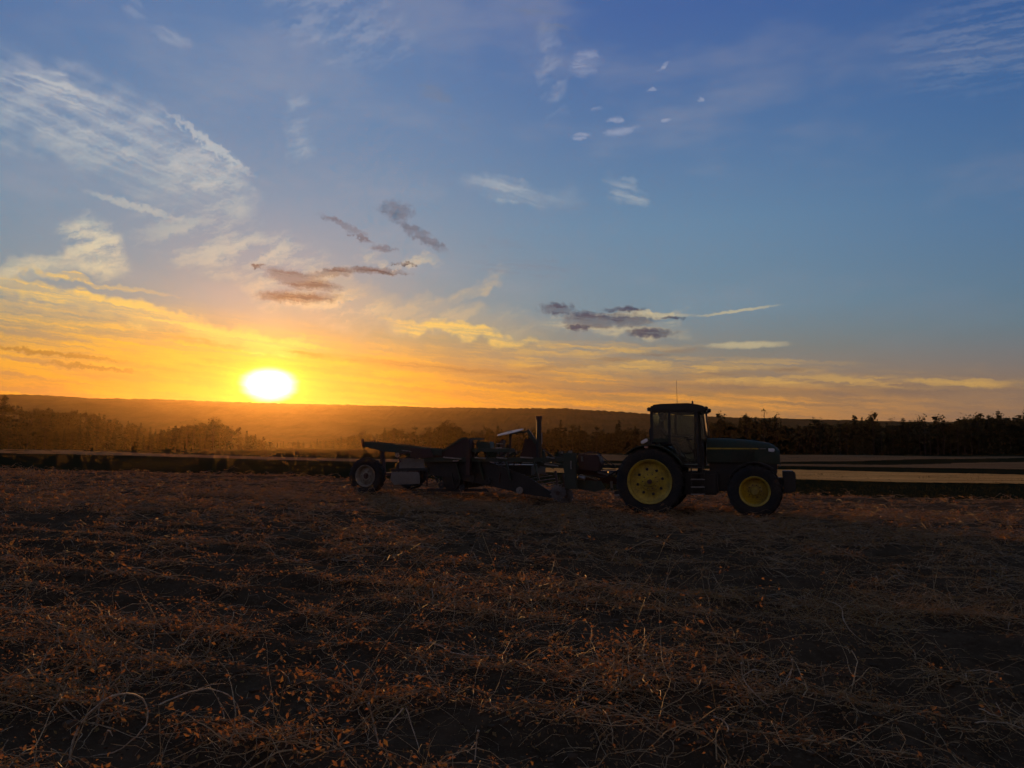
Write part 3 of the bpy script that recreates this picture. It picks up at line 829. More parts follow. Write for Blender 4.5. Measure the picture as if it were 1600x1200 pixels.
RR, RWD = .93, .50         # rear tyre radius and width
YR = -1.02                 # outer face of the near rear wheel
TO = frame_at(1015.5, 752.5, 21.3, 0, YR + .10, RR - .03)
T = Frame(TO)
tractor = bpy.data.objects.new('tractor', None); col.objects.link(tractor); tractor.location = TO; tractor.rotation_euler = (0, 0, HEAD)
tag(tractor, 'dark green farm tractor with yellow wheels and a glazed cab on the field', 'tractor')
ZR = RR - .03
def rear_rim(w, cen, s):       # s = -1 outer side towards -y
    rr = .60; y0 = cen[1]
    rim = MB().lathe([(rr, y0 - s * .24 * 0 - .24), (rr + .012, y0 - .235), (rr - .03, y0 - .19), (rr - .04, y0), (rr - .03, y0 + .19), (rr + .012, y0 + .235), (rr, y0 + .24), (rr - .055, y0 + .2), (rr - .065, y0), (rr - .055, y0 - .2)], 56, (cen[0], 0, cen[2]), True)
    rim = rim.build('rim', m_yellow, w, smooth=40)
    yd = y0 + s * .10
    disc = MB().lathe([(.0, yd + s * .06), (.13, yd + s * .06), (.15, yd + s * .03), (.24, yd + s * .02), (.27, yd - s * .01), (.44, yd - s * .035), (.53, yd - s * .01), (.562, yd + s * .03)], 48, (cen[0], 0, cen[2]))
    disc.build('wheel_disc', m_yellow, w, smooth=30)
    hub = MB().tube([(cen[0], yd + s * .05, cen[2]), (cen[0], yd + s * .22, cen[2])], [.062, .055], 20); hub.build('axle_end', m_rust, w, smooth=40)
    for k in range(8):
        a = 2 * math.pi * (k + .3) / 8; x = cen[0] + .345 * math.cos(a); z = cen[2] + .345 * math.sin(a)
        MB().tube([(x, yd - s * .05, z), (x, yd + s * .012, z)], .040, 12).build('rim_hole', m_black, w)
    for k in range(10):
        a = 2 * math.pi * k / 10; x = cen[0] + .195 * math.cos(a); z = cen[2] + .195 * math.sin(a)
        MB().tube([(x, yd, z), (x, yd + s * .045, z)], .018, 6).build('wheel_nut', m_rust, w)
def wheel_rear(s):
    cen = (0, s * (abs(YR) - .25), ZR)
    w = MB().tube([(0, s * .45, ZR), (0, s * (abs(YR) - .16), ZR)], [.14, .12], 18).build('wheel', m_green, tractor, smooth=40)
    tyre_parts(w, RR, .60, RWD, 22, .045, m_rubber, cen)
    rear_rim(w, cen, s)
WB = 2.73; FR = .70; FK = .90
ZF = FR - .02
def wheel_front(s):
    cen = (WB, s * .80, ZF)
    w = MB().tube([(WB, s * .40, ZF), (WB, s * .80, ZF)], [.13, .15], 18).build('wheel', m_green, tractor, smooth=40)
    tyre_parts(w, FR, .43 * FK, .40, 20, .038, m_rubber, cen)
    y0 = cen[1]
    MB().lathe([(r_ * FK, q_) for r_, q_ in [(.43, y0 - .19), (.442, y0 - .186), (.40, y0 - .14), (.39, y0), (.40, y0 + .14), (.442, y0 + .186), (.43, y0 + .19), (.385, y0 + .15), (.372, y0), (.385, y0 - .15)]], 48, (cen[0], 0, cen[2]), True).build('rim', m_yellow, w, smooth=40)
    yd = y0 - s * .02
    MB().lathe([(r_ * FK, q_) for r_, q_ in [(.0, yd + s * .13), (.10, yd + s * .13), (.13, yd + s * .10), (.145, yd + s * .03), (.22, yd + s * .02), (.25, yd), (.36, yd - s * .03), (.378, yd + s * .01)]], 44, (cen[0], 0, cen[2])).build('wheel_disc', m_yellow, w, smooth=30)
    for k in range(10):
        a = 2 * math.pi * k / 10; x = cen[0] + .185 * FK * math.cos(a); z = cen[2] + .185 * FK * math.sin(a)
        MB().tube([(x, yd, z), (x, yd + s * .045, z)], .016, 6).build('wheel_nut', m_rust, w)
for s in (-1, 1): wheel_rear(s); wheel_front(s)

# chassis, axles, engine block
ch = MB().box((.15, 0, .95), (1.1, .60, .62)).box((1.15, 0, .90), (1.3, .50, .50)).box((2.35, 0, .86), (1.5, .42, .34)).box((0, 0, ZR), (.42, 1.0, .36))
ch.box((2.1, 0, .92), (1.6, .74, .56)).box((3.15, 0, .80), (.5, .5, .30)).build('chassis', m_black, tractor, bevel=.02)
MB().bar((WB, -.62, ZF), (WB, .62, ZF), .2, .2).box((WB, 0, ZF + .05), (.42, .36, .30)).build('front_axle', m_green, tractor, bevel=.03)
# bonnet: loft of sections taken along the length
yh = .36
q = lambda px, py, ly=-.42: T.q(px, py, ly)
top_pts = [q(1104, 685.5), q(1132, 685.3), q(1160, 687), q(1182, 689.4), (q(1200, 692.2)), q(1209, 696), q(1215, 701)]
x_nose = q(1217, 705)[0]
bot_z = q(1130, 722)[1]
secs = []
for i, (x, zt) in enumerate(top_pts):
    w_ = .44 - (.10 * (i / (len(top_pts) - 1)) ** 2); zb = bot_z - .05 * i / 6
    zs = zt - .03
    secs.append([(x, -w_, zb), (x, -w_ - .005, zt - .24), (x, -w_ + .02, zt - .10), (x, -w_ + .10, zt - .012), (x, -w_ * .4, zt + .012), (x, w_ * .4, zt + .012), (x, w_ - .10, zt - .012), (x, w_ - .02, zt - .10), (x, w_ + .005, zt - .24), (x, w_, zb)])
zt = top_pts[-1][1]; secs.append([(x_nose + .02, a[1] * .97, min(a[2], zt - .03) if a[2] > zt - .3 else a[2]) for a in secs[-1]])
hood = MB(); m = 10
for sct in secs: hood.v += sct
for i in range(len(secs) - 1):
    for j in range(m - 1): hood.f.append((i * m + j, (i + 1) * m + j, (i + 1) * m + j + 1, i * m + j + 1))
hood.f.append(tuple(range(m))); hood.f.append(tuple((len(secs) - 1) * m + j for j in range(m))[::-1])
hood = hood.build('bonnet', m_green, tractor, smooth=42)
st = [q(1104, 699.6, -.452), q(1183, 700, -.452), q(1186, 701.4, -.452), q(1183, 702.0, -.452), q(1104, 701.8, -.452)]
for s in (-1, 1):
    MB().prism([(x, z) for x, z in st], s * .446, s * .449 + 0, lambda x, z, y: (x, y * (1 - .0 * x), z)).build('stripe', m_yellow, hood)
    e1 = q(1187, 700, -.45); e2 = q(1197, 702, -.45)
    MB().box(((e1[0] + e2[0]) / 2, s * .428, (e1[1] + e2[1]) / 2 + .0), (.16, .006, .03)).build('badge_plate', m_grey, hood)
    hl = q(1205, 703.4, -.40)
    MB().box((hl[0], s * .375, hl[1]), (.17, .05, .095)).build('headlight', m_lens, hood, bevel=.015)
    # side grille of slats
    for k in range(7):
        z = q(1150, 706, -.44)[1] - .045 * k
        MB().box((q(1160, 706, -.44)[0], s * .437, z), (.62, .02, .014)).build('grille_slat', m_black, hood)
for k in range(8):
    MB().box((x_nose + .03, 0, zt - .10 - .055 * k), (.02, .58, .018)).build('grille_slat', m_black, hood)
MB().box(((top_pts[0][0] + x_nose) / 2, 0, bot_z - .16), (x_nose - top_pts[0][0] - .1, .66, .34)).build('engine', m_black, tractor, bevel=.03)
# nose frame, weights
fx = q(1222, 740, -.3)[0]; fe = q(1243, 745, -.3)[0]; wz1 = q(1232, 736, -.3)[1]; wz0 = q(1232, 770, -.3)[1]
MB().box((fx - .12, 0, (wz1 + wz0) / 2), (.34, .5, .22)).build('weight_bracket', m_black, tractor, bevel=.02)
for k in range(10):
    y_ = -.40 + .0889 * k
    MB().prism([(fx + .02, wz0), (fe - .03, wz0 + .02), (fe, wz0 + .08), (fe, wz1 - .05), (fe - .06, wz1), (fx + .02, wz1)], y_ - .040, y_ + .040).build('front_weight', m_black, tractor, bevel=.012)
# front fenders
for s in (-1, 1):
    arc = []
    for a in np.linspace(52, 152, 12):
        arc.append((WB + (FR + .07) * math.cos(R(a)), ZF + (FR + .07) * math.sin(R(a))))
    inner = [(WB + (FR + .045) * math.cos(R(a)), ZF + (FR + .045) * math.sin(R(a))) for a in np.linspace(152, 52, 12)]
    MB().prism(arc + inner, s * .60, s * 1.0).bar((WB, s * .5, ZF + .3), (WB, s * .7, ZF + FR + .05), .05).build('front_fender', m_black, tractor, smooth=30)

# cab
YC = -.80
cq = lambda px, py: T.q(px, py, YC)
x_r, z_sill = cq(1019.5, 688); x_b = cq(1046, 688)[0]; x_f = cq(1091, 688)[0]; x_w = cq(1102.5, 684)[0]; x_wt = cq(1097, 643)[0]
z_top = cq(1050, 641.5)[1]; z_roof = cq(1050, 631)[1]
rx0, rx1 = cq(1016, 636)[0], cq(1104, 640)[0]
roof_poly = [(rx0, z_top - .02), (rx0 - .02, z_top + .08), (rx0 + .05, z_roof - .02), (rx0 + .3, z_roof + .005), (rx1 - .5, z_roof + .015), (rx1 - .22, z_roof - .03), (rx1 - .04, z_top + .10), (rx1, z_top + .0), (rx1 - .12, z_top - .045)]
roof = MB().prism(roof_poly, -.86, .86).build('cab_roof', m_black, tractor, bevel=.04, smooth=35)
bq = T.q(1082, 629, -.5); MB().tube([(bq[0], -.5, z_roof - .01), (bq[0], -.5, z_roof + .09)], [.035, .02], 10).build('roof_receiver', m_black, roof)
aq = T.q(1058, 628, -.4); az_ = T.q(1058, 594, -.4)[1]
MB().tube([(aq[0], -.4, z_roof - .01), (aq[0], -.4, z_roof + .10), (aq[0] - .01, -.4, az_)], [.012, .006, .004], 6).build('aerial', m_black, roof)
for s in (-1, 1):
    for (xx, nm) in ((rx0 - .05, 'work_lamp'), (rx1 - .02, 'work_lamp')):
        MB().box((xx, s * .62, z_top + .05), (.09, .18, .11)).build(nm, m_black, roof, bevel=.015)
    MB().box((rx0 - .10, s * .62, z_top + .05), (.012, .15, .085)).build('lamp_glass', m_lens, roof)
for s in (-1, 1):
    y_ = s * .80
    MB().bar((x_r, y_, z_sill - .04), (x_r - .02, y_, z_top), .07, .07, (0, 1, 0)).build('cab_post', m_black, tractor, bevel=.01)
    MB().bar((x_b, y_, z_sill - .1), (x_b, y_, z_top), .06, .075, (0, 1, 0)).build('cab_post', m_black, tractor, bevel=.01)
    MB().bar((x_f, y_, cq(1090, 725)[1]), (x_f - .03, y_, z_top), .07, .15, (0, 1, 0)).build('cab_post', m_black, tractor, bevel=.01)
    MB().bar((x_w, s * .62, cq(1102, 686)[1]), (x_wt, s * .66, z_top), .05, .035, (0, 1, 0)).build('windscreen_edge', m_black, tractor)
    MB().bar((x_r, y_, z_sill), (x_b, y_, z_sill), .06, .10).build('sill', m_green, tractor)
    MB().bar((x_r, y_, z_top - .02), (x_wt, y_ * .97, z_top - .01), .05, .05).build('header_rail', m_black, tractor)
    # rear side window, door, front quarter
    g0 = .81 * s
    MB().prism([(x_r + .03, z_sill + .05), (x_b - .03, z_sill + .05), (x_b - .03, z_top - .05), (x_r + .02, z_top - .05)], g0, g0 + .006).build('window_pane', m_glass, tractor)
    d1 = cq(1067, 724); xd = x_f - .08
    dpoly = [(x_b + .03, z_sill - .05), (d1[0], d1[1]), (xd, d1[1]), (xd, z_top - .05), (x_b + .03, z_top - .05)]
    door = MB()
    cx = sum(p_[0] for p_ in dpoly) / 5; cz = sum(p_[1] for p_ in dpoly) / 5
    for i in range(5):
        a, b = dpoly[i], dpoly[(i + 1) % 5]; door.bar((a[0], s * .825, a[1]), (b[0], s * .825, b[1]), .03, .045, (0, 1, 0))
    door = door.build('door', m_black, tractor)
    MB().prism(dpoly, s * .822, s * .828).build('door_pane', m_glass, door)
    MB().bar((xd - .06, s * .85, z_sill + .02), (xd - .22, s * .85, z_sill + .02), .03, .04).build('door_handle', m_black, door)
    MB().prism([(x_f + .08, z_sill + .02), (x_w - .01, z_sill + .02), (x_wt + .0, z_top - .06), (x_f + .06, z_top - .06)], 0, .006,
               lambda x, z, y: (x, s * (.79 - .13 * (x - x_f) / (x_w - x_f) + y), z)).build('window_pane', m_glass, tractor)
# lower cab wall behind the door, floor, windscreen, rear glass
MB().box(((x_b + x_f) / 2, 0, cq(1070, 728)[1]), (x_f - x_b + .2, 1.5, .06)).box((x_f + .08, 0, z_sill - .35), (.10, 1.3, .7)).build('cab_floor', m_black, tractor)
MB().prism([(x_w, z_sill + .04), (x_wt, z_top - .05), (x_wt + .006, z_top - .05), (x_w + .006, z_sill + .04)], -.60, .60).build('windscreen', m_glass, tractor)
MB().box((x_r - .0, 0, (z_sill + z_top) / 2), (.008, 1.5, z_top - z_sill - .1)).build('rear_window', m_glass, tractor)
MB().bar((x_w - .03, -.62, z_sill + .0), (x_w - .03, .62, z_sill + .0), .10, .08).build('cowl', m_green, tractor)
# seat, steering
sx = T.q(1034, 690, -.1)[0]
z_seat = z_sill - .20
seat = MB().box((sx, 0, z_seat + .08 - .15), (.50, .50, .12)).build('seat', m_cloth, tractor, bevel=.04)
MB().box((sx - .26, 0, z_seat + .26), (.12, .48, .62), Matrix.Rotation(R(-6), 3, 'Y')).build('seat_back', m_cloth, seat, bevel=.04)
MB().box((sx - .05, 0, z_seat - .30), (.3, .3, .34)).build('seat_base', m_black, seat)
stx = sx + .68; stz = z_sill + .06
scol = MB().tube([(stx + .26, 0, z_sill - .5), (stx + .04, 0, stz - .03)], .045, 10).build('steering_column', m_black, tractor)
wv = MB(); ring = [Vector((.20 * math.cos(a), .20 * math.sin(a), 0)) for a in np.linspace(0, 2 * math.pi, 25)]
rm = Matrix.Rotation(R(-32), 3, 'Y')
ring = [rm @ p_ + Vector((stx, 0, stz)) for p_ in ring]; wv.tube(ring, .016, 8, False)
for a in (0, 2.1, 4.2): wv.bar((stx, 0, stz), rm @ Vector((.20 * math.cos(a), .20 * math.sin(a), 0)) + Vector((stx, 0, stz)), .02, .012)
wv.build('steering_wheel', m_black, tractor, smooth=60)
# rear fenders and tail lamps
for s in (-1, 1):
    R0 = RR + .085
    arc = [(R0 * math.cos(R(a)), ZR + R0 * math.sin(R(a))) for a in np.linspace(28, 128, 16)]
    inn = [((R0 - .03) * math.cos(R(a)), ZR + (R0 - .03) * math.sin(R(a))) for a in np.linspace(128, 28, 16)]
    fd = MB().prism(arc + inn, s * .62, s * 1.04)
    fd.prism([(R0 * math.cos(R(a)), ZR + R0 * math.sin(R(a))) for a in np.linspace(28, 128, 10)] + [(-.45, ZR + .2), (.7, ZR + .2)], s * .60, s * .63)
    fd = fd.build('rear_fender', m_green, tractor, smooth=30)
    tl = T.q(1006.5, 689.5, -1.0)
    MB().box((tl[0], s * .90, tl[1]), (.20, .20, .09), Matrix.Rotation(R(-28), 3, 'Y')).build('tail_lamp', m_lens, fd, bevel=.02)
    MB().box((tl[0] + .12, s * .90, tl[1] - .05), (.12, .10, .08)).build('lamp_bracket', m_black, fd)
    MB().box((tl[0] + .05, s * 1.045, tl[1] - .16), (.10, .01, .05)).build('reflector', m_redlens, fd)
# fuel tank, steps, exhaust
MB().box(((x_b + x_f) / 2 + .35, .0, .86), (1.05, 1.30, .62)).build('fuel_tank', m_black, tractor, bevel=.06)
a_ = T.q(1080, 726, -.9); b_ = T.q(1096, 774, -.9)
lad = MB().bar((a_[0], -.93, a_[1]), (a_[0], -.93, b_[1]), .03, .04, (0, 1, 0)).bar((b_[0] + .08, -.93, a_[1]), (b_[0] + .08, -.93, b_[1]), .03, .04, (0, 1, 0)).build('step_ladder', m_black, tractor)
for py in (731, 740, 749, 761, 772):
    z = T.q(1088, py, -.93)[1]; MB().box(((a_[0] + b_[0] + .08) / 2, -.90, z), (b_[0] - a_[0] + .10, .24, .025)).build('step', m_steel if py in (749, 761, 772) else m_black, lad)
ex = T.q(1092, 690, -.62)
MB().tube([(ex[0] + .02, -.60, .95), (ex[0] + .02, -.60, z_sill), (ex[0] + .02, -.62, z_top - .1)], [.07, .075, .055], 14).build('exhaust_stack', m_black, tractor, smooth=40)
hr = MB().tube([T.p(1099, 722, -.86), T.p(1099, 700, -.86), T.p(1096, 690, -.84)], .014, 8).build('grab_rail', m_black, tractor)
# mirror on an arm
mp = T.p(1104, 650, -1.0)
mir = MB().tube([(x_wt - .05, -.80, mp.z + .05), (mp.x, -1.0, mp.z + .08)], .012, 6).build('mirror_arm', m_black, tractor)
MB().box((mp.x, -1.0, mp.z - .06), (.03, .17, .26)).build('mirror', m_black, mir, bevel=.01)
# rear linkage
lk = MB().bar((-.2, -.40, .62), (-1.08, -.36, .55), .06, .10).bar((-.2, .40, .62), (-1.08, .36, .55), .06, .10)
lk.build('lift_arm', m_black, tractor)
MB().bar((-.25, -.30, 1.30), (-.80, -.36, 1.22), .07, .09).bar((-.80, -.36, 1.22), (-.75, -.37, .60), .045).build('lift_link', m_black, tractor)
MB().bar((-.25, .30, 1.30), (-.80, .36, 1.22), .07, .09).bar((-.80, .36, 1.22), (-.75, .37, .60), .045).build('lift_link', m_black, tractor)
MB().bar((-.2, 0, .46), (-1.15, 0, .46), .10, .05).build('drawbar', m_steel, tractor)
MB().box((-.55, -.18, 1.02), (.20, .22, .24)).build('hydraulic_block', m_black, tractor, bevel=.02)
for k in range(4):
    y_ = -.26 + .07 * k; MB().tube([(-.6, y_, 1.08), (-.95, y_, 1.22), (-1.35, y_ * .8, .98), (-1.9, y_ * .6, 1.02)], .012, 6).build('hydraulic_hose', m_black, tractor, smooth=60)

# ------------------------------------------------------------------ driver on the seat
def skinned(name, verts, edges, radii, mat, parent=None, root=0, sub=2):
    me = bpy.data.meshes.new(name); me.from_pydata([tuple(v) for v in verts], edges, [])
    o = link(name, me, parent, [mat])
    sk = o.modifiers.new('skin', 'SKIN'); sk.use_smooth_shade = True
    for i, r_ in enumerate(radii): me.skin_vertices[0].data[i].radius = (r_, r_) if not hasattr(r_, '__len__') else r_
    for i in range(len(verts)): me.skin_vertices[0].data[i].use_root = (i == root)
    ss = o.modifiers.new('subd', 'SUBSURF'); ss.levels = sub; ss.render_levels = sub
    return o
sz = z_seat + .10
V3 = Vector
def L2W(p_): return TO + Matrix.Rotation(HEAD, 3, 'Z') @ V3(p_)
body_v = [(sx - .02, 0, sz), (sx - .05, 0, sz + .16), (sx - .06, 0, sz + .36), (sx - .04, 0, sz + .52), (sx - .01, 0, sz + .60), (sx + .01, 0, sz + .66)]
rad = [(.17, .15), (.16, .14), (.19, .15), (.15, .12), (.062, .062), (.058, .058)]
edges = [(0, 1), (1, 2), (2, 3), (3, 4), (4, 5)]
def limb(start, pts, rr_):
    i0 = start
    for p_, r_ in zip(pts, rr_):
        body_v.append(p_); rad.append((r_, r_)); edges.append((i0, len(body_v) - 1)); i0 = len(body_v) - 1
hands = []
for s in (-1, 1):
    limb(0, [(sx + .06, s * .10, sz + .0), (sx + .42, s * .13, sz + .02), (sx + .48, s * .13, sz - .34), (sx + .58, s * .13, sz - .38)], [.085, .062, .045, .04])
    hp = V3((stx - .02, s * .20, stz + .02))
    limb(3, [(sx - .03, s * .17, sz + .50), (sx + .10, s * .24, sz + .26), hp - V3((.07, 0, 0)), hp], [.06, .045, .032, .034])
    hands.append(hp)
person = skinned('person', [L2W(p_) for p_ in body_v], edges, rad, m_cloth)
tag(person, 'driver in dark clothes sitting in the tractor cab with hands on the steering wheel', 'person')
hd = L2W((sx + .03, 0, sz + .79))
bm = bmesh.new(); bmesh.ops.create_uvsphere(bm, u_segments=24, v_segments=18, radius=1)
for v in bm.verts:
    x, y_, z = v.co
    X, Y_, Z = x * .098, y_ * .075, z * .118
    if z < 0: X *= 1 - .10 * abs(z); Y_ *= 1 + .28 * z
    if x > .8 and -.15 < z < .2 and abs(y_) < .3: X += .018 * (1 - abs(y_) / .3)     # nose
    if x > .6 and .12 < z < .34 and .2 < abs(y_) < .5: X -= .008                     # eye sockets
    if x > .7 and -.52 < z < -.40 and abs(y_) < .35: X += .004
    if x > .5 and z < -.75: X += .010
    v.co = (X, Y_, Z)
for f_ in bm.faces: f_.smooth = True
me = bpy.data.meshes.new('head'); bm.to_mesh(me); bm.free()
def childw(name, me, mat, wloc):
    o = link(name, me, person, [mat]); o.location = wloc; o.rotation_euler = (0, 0, HEAD); return o
childw('head', me, m_skin, hd)
bm = bmesh.new(); bmesh.ops.create_uvsphere(bm, u_segments=20, v_segments=14, radius=1)
bmesh.ops.delete(bm, geom=[v for v in bm.verts if v.co.z < -.35 or (v.co.x > .35 and v.co.z < .45)], context='VERTS')
for v in bm.verts: v.co = (v.co.x * .108 - .006, v.co.y * .085, v.co.z * .126 + .004)
me = bpy.data.meshes.new('hair'); bm.to_mesh(me); bm.free(); hh = childw('hair', me, m_hair, hd)
for s in (-1, 1):
    e = MB().box((-.005, s * .078, .0), (.035, .014, .055)); o = e.build('ear', m_skin, person, bevel=.006); o.location = hd; o.rotation_euler = (0, 0, HEAD)
    o = MB().box((.088, s * .03, .028), (.012, .022, .010)).build('eye', m_black, person); o.location = hd; o.rotation_euler = (0, 0, HEAD)
    hp = hands[0 if s < 0 else 1]; hm = MB()
    hm.box(hp + V3((.03, 0, 0)), (.085, .075, .03))
    for k, L in enumerate((.072, .082, .076, .060)):
        y_ = hp.y - .028 + .019 * k; hm.tube([(hp.x + .07, y_, hp.z + .01), (hp.x + .07 + L * .45, y_, hp.z + .008), (hp.x + .07 + L * .5, y_, hp.z - .025), (hp.x + .06, y_, hp.z - .04)], [.010, .009, .0085, .007], 7)
    hm.tube([(hp.x + .01, hp.y - s * .035, hp.z), (hp.x + .045, hp.y - s * .06, hp.z - .015), (hp.x + .075, hp.y - s * .05, hp.z - .02)], [.012, .010, .008], 7)
    o = hm.build('hand', m_skin, person, bevel=0, smooth=60); o.location = TO; o.rotation_euler = (0, 0, HEAD)

# ================================================================== trailed potato digger
HO = frame_at(573, 743.5, 24.3, 0, -1.45, .54)
H = Frame(HO)
dig = bpy.data.objects.new('potato_digger', None); col.objects.link(dig); dig.location = HO; dig.rotation_euler = (0, 0, HEAD)
tag(dig, 'long trailed potato digger with booms, webs and a tall mast, hitched behind the green tractor', 'potato digger')
NY, FY = -1.40, 1.75       # near and far sides of the machine
def hp_(px, py, y=NY): return H.p(px, py, y)
# wheels
OR_ = .57
for s, y_ in ((-1, NY), (1, FY)):
    cen = (0, y_, .54)
    w = MB().tube([(0, y_ + .30 * -s, .54), (0, y_ + .10 * s, .54)], [.07, .09], 14).build('wheel', m_rust, dig, smooth=40)
    tyre_parts(w, OR_, .335, .34, 20, .030, m_rubber, cen)
    MB().lathe([(.33, y_ - .16), (.342, y_ - .155), (.30, y_ - .11), (.29, y_), (.30, y_ + .11), (.342, y_ + .155), (.33, y_ + .16), (.285, y_ + .11), (.275, y_), (.285, y_ - .11)], 40, (0, 0, .54), True).build('rim', m_cream, w, smooth=40)
    yd = y_ + s * .05
    MB().lathe([(.085, yd + s * .05), (.12, yd + s * .045), (.17, yd + s * .03), (.20, yd), (.27, yd - s * .03), (.30, yd)], 36, (0, 0, .54)).build('wheel_disc', m_cream, w, smooth=30)
    MB().tube([(0, yd, .54), (0, yd + s * .09, .54)], [.075, .05], 14).build('hub_cap', m_rust, w, smooth=40)
    for k in range(6):
        a = 2 * math.pi * k / 6; MB().tube([(.145 * math.cos(a), yd, .54 + .145 * math.sin(a)), (.145 * math.cos(a), yd + s * .06, .54 + .145 * math.sin(a))], .014, 6).build('wheel_nut', m_black, w)
MB().bar((0, NY + .2, .54), (0, FY - .2, .54), .11, .11).build('axle', m_rust, dig)
# axle post up to the boom
a = hp_(591, 704); b = hp_(596, 742)
for y_ in (NY + .25, FY - .25):
    MB().bar((a.x, y_, a.z), (b.x - .05, y_, .62), .10, .17, (0, 1, 0)).build('axle_post', m_rust, dig, bevel=.01)
    MB().bar((b.x - .05, y_, .60), (.0, y_, .54), .10, .12).build('axle_arm', m_rust, dig)
def side_plate(name, pts, mat, y0, th=.02, parent=None, bevel=0):
    return MB().prism([H.q(px, py, y0) for px, py in pts], y0 - th / 2, y0 + th / 2).build(name, mat, parent or dig, bevel=bevel)
# rear boom (elevator) of two side plates, cross rods and an end cap
boom = [(566.5, 689.5), (604, 692.5), (640, 697), (664, 700), (690, 702), (690, 712), (655, 710), (622, 707.5), (598, 705), (566.5, 697)]
bo = side_plate('elevator_side', boom, m_dkgreen, NY + .05, .04)
MB().prism([H.q(px, py, NY + .05) for px, py in boom], NY + .75, NY + .79).build('elevator_side', m_dkgreen, dig)
for k in range(16):
    px = 576 + 7 * k; p1 = hp_(px, np.interp(px, [570, 690], [693.5, 706]), NY + .05)
    MB().tube([(p1.x, NY + .07, p1.z), (p1.x, NY + .75, p1.z)], .014, 6).build('web_rod', m_rust, dig)
e1 = hp_(566, 686); e2 = hp_(567.5, 699)
MB().bar((e1.x, NY + .0, e1.z), (e2.x, NY + .0, e2.z), .06, .10, (0, 1, 0)).bar((e1.x + .02, NY, (e1.z + e2.z) / 2 + .02), (e1.x + .02, NY + .85, (e1.z + e2.z) / 2 + .02), .08, .08).build('elevator_roller', m_rust, dig, bevel=.01)
pa, pb = hp_(572, 694), hp_(572, 690)
# steel bar put in as the boom rail's highlight, small roller
MB().bar(hp_(628, 703.6, NY), hp_(643, 705.6, NY), .04, .03).build('rail_or_highlight_bar', m_steel, dig)
rc = hp_(621, 711, NY - .02)
rl = MB().lathe([(.03, -.03), (.07, -.03), (.07, .03), (.03, .03)], 20, (rc.x, rc.y, rc.z), True).build('idler_roller', m_steel, dig, smooth=40)
MB().bar(rc, hp_(626, 722, NY), .04).bar(rc, hp_(640, 706, NY), .04).build('idler_arm', m_rust, dig)
# sheet panels behind the wheel
side_plate('side_panel', [(612, 737), (653, 737.5), (656, 741), (656, 756), (616, 757.5), (610, 750)], m_grey, NY + .02, .03, bevel=.005)
side_plate('side_panel', [(624, 716), (662, 717), (664, 731), (624, 733)], m_grey, NY + .12, .03)
side_plate('frame_rail', [(612, 732), (668, 731), (668, 735), (612, 736.5)], m_black, NY + .06, .08)
side_plate('side_shield', [(640, 700), (672, 701), (678, 714), (664, 716), (642, 714)], m_rust, NY + .0, .03)
# main frame rails and hump
for y0 in (NY + .1, FY - .1):
    side_plate('frame_rail', [(664, 714.5), (880, 715), (880, 721), (664, 722)], m_dkgreen, y0, .10)
side_plate('sloping_cover', [(672, 706), (692, 705.5), (722, 685.5), (738, 686), (741, 691), (741, 716), (690, 717), (672, 716)], m_rust, NY + .18, .03)
MB().prism([H.q(px, py, NY + .18) for px, py in [(672, 703.5), (692, 703), (722, 683.5), (738, 684), (738, 687), (723, 686.5), (693, 706), (672, 706.5)]], NY + .14, NY + 1.2).build('cover_top', m_dkgreen, dig)
c1 = hp_(733, 686); c2 = hp_(733, 742)
MB().bar((c1.x, NY, c1.z), (c1.x, NY, c2.z), .12, .24, (0, 1, 0)).build('upright', m_rust, dig, bevel=.01)
MB().bar((c1.x, FY, c1.z), (c1.x, FY, c2.z), .12, .24, (0, 1, 0)).build('upright', m_rust, dig, bevel=.01)
for (x0, y0, x1, y1) in ((693, 714.5, 721, 717), (742, 715, 759, 716), (776, 715, 792, 716.5), (813, 714.5, 833, 715.5), (854, 714, 866, 716), (708, 720, 716, 720), (851, 725, 872, 728)):
    MB().bar(hp_(x0, y0, NY), hp_(x1, y1, NY), .05, .035).build('rail_or_highlight_bar', m_steel, dig)  # short steel bars added to stand in for highlights along the frame
# digging web: long sloping bed down to the share, side plates and rods
web = [(664, 722), (760, 720), (826, 745), (866, 772), (862, 778), (820, 772), (756, 757), (700, 746), (672, 742)]
for y0 in (NY + .22, FY - .22): side_plate('web_side', web, m_black, y0, .03)
for k in range(22):
    px = 700 + 7.4 * k; p1 = hp_(px, np.interp(px, [700, 760, 826, 866], [724, 724, 748, 773]), NY + .22)
    MB().tube([(p1.x, NY + .24, p1.z), (p1.x, FY - .24, p1.z)], .012, 6).build('web_rod', m_rust, dig)
for px, py in ((690, 758), (722, 762), (762, 752), (812, 766)):
    p1 = hp_(px, py, NY + .16); MB().lathe([(.02, -.03), (.10, -.03), (.10, .03), (.02, .03)], 20, tuple(p1), True).build('support_roller', m_steel if px == 812 else m_black, dig, smooth=40)
crng2 = random.Random(9)
# big drum / depth roller in the dark lower part
p1 = hp_(700, 748, NY + .05)
MB().tube([(p1.x, NY + .3, .42), (p1.x, FY - .3, .42)], .30, 24).build('clod_roller', m_black, dig, smooth=40)
for px in (712, 748, 790, 834):
    MB().bar(hp_(px, 720, NY + .1), hp_(px + 8, 750, NY + .15), .05, .08, (0, 1, 0)).build('frame_strut', m_dkgreen, dig)
for k in range(15):
    px = 668 + 9.5 * k; lo_ = crng2.uniform(752, 768); MB().bar(hp_(px, 738, NY + .2 + .1 * (k % 4)), hp_(px + crng2.uniform(-7, 9), lo_, NY + .2 + .1 * (k % 4)), .03, .05, (0, 1, 0)).build('hanger', m_black if k % 3 else m_rust, dig)
side_plate('skid_rail', [(668, 763), (760, 764), (764, 768), (668, 768)], m_black, NY + .35, .06)
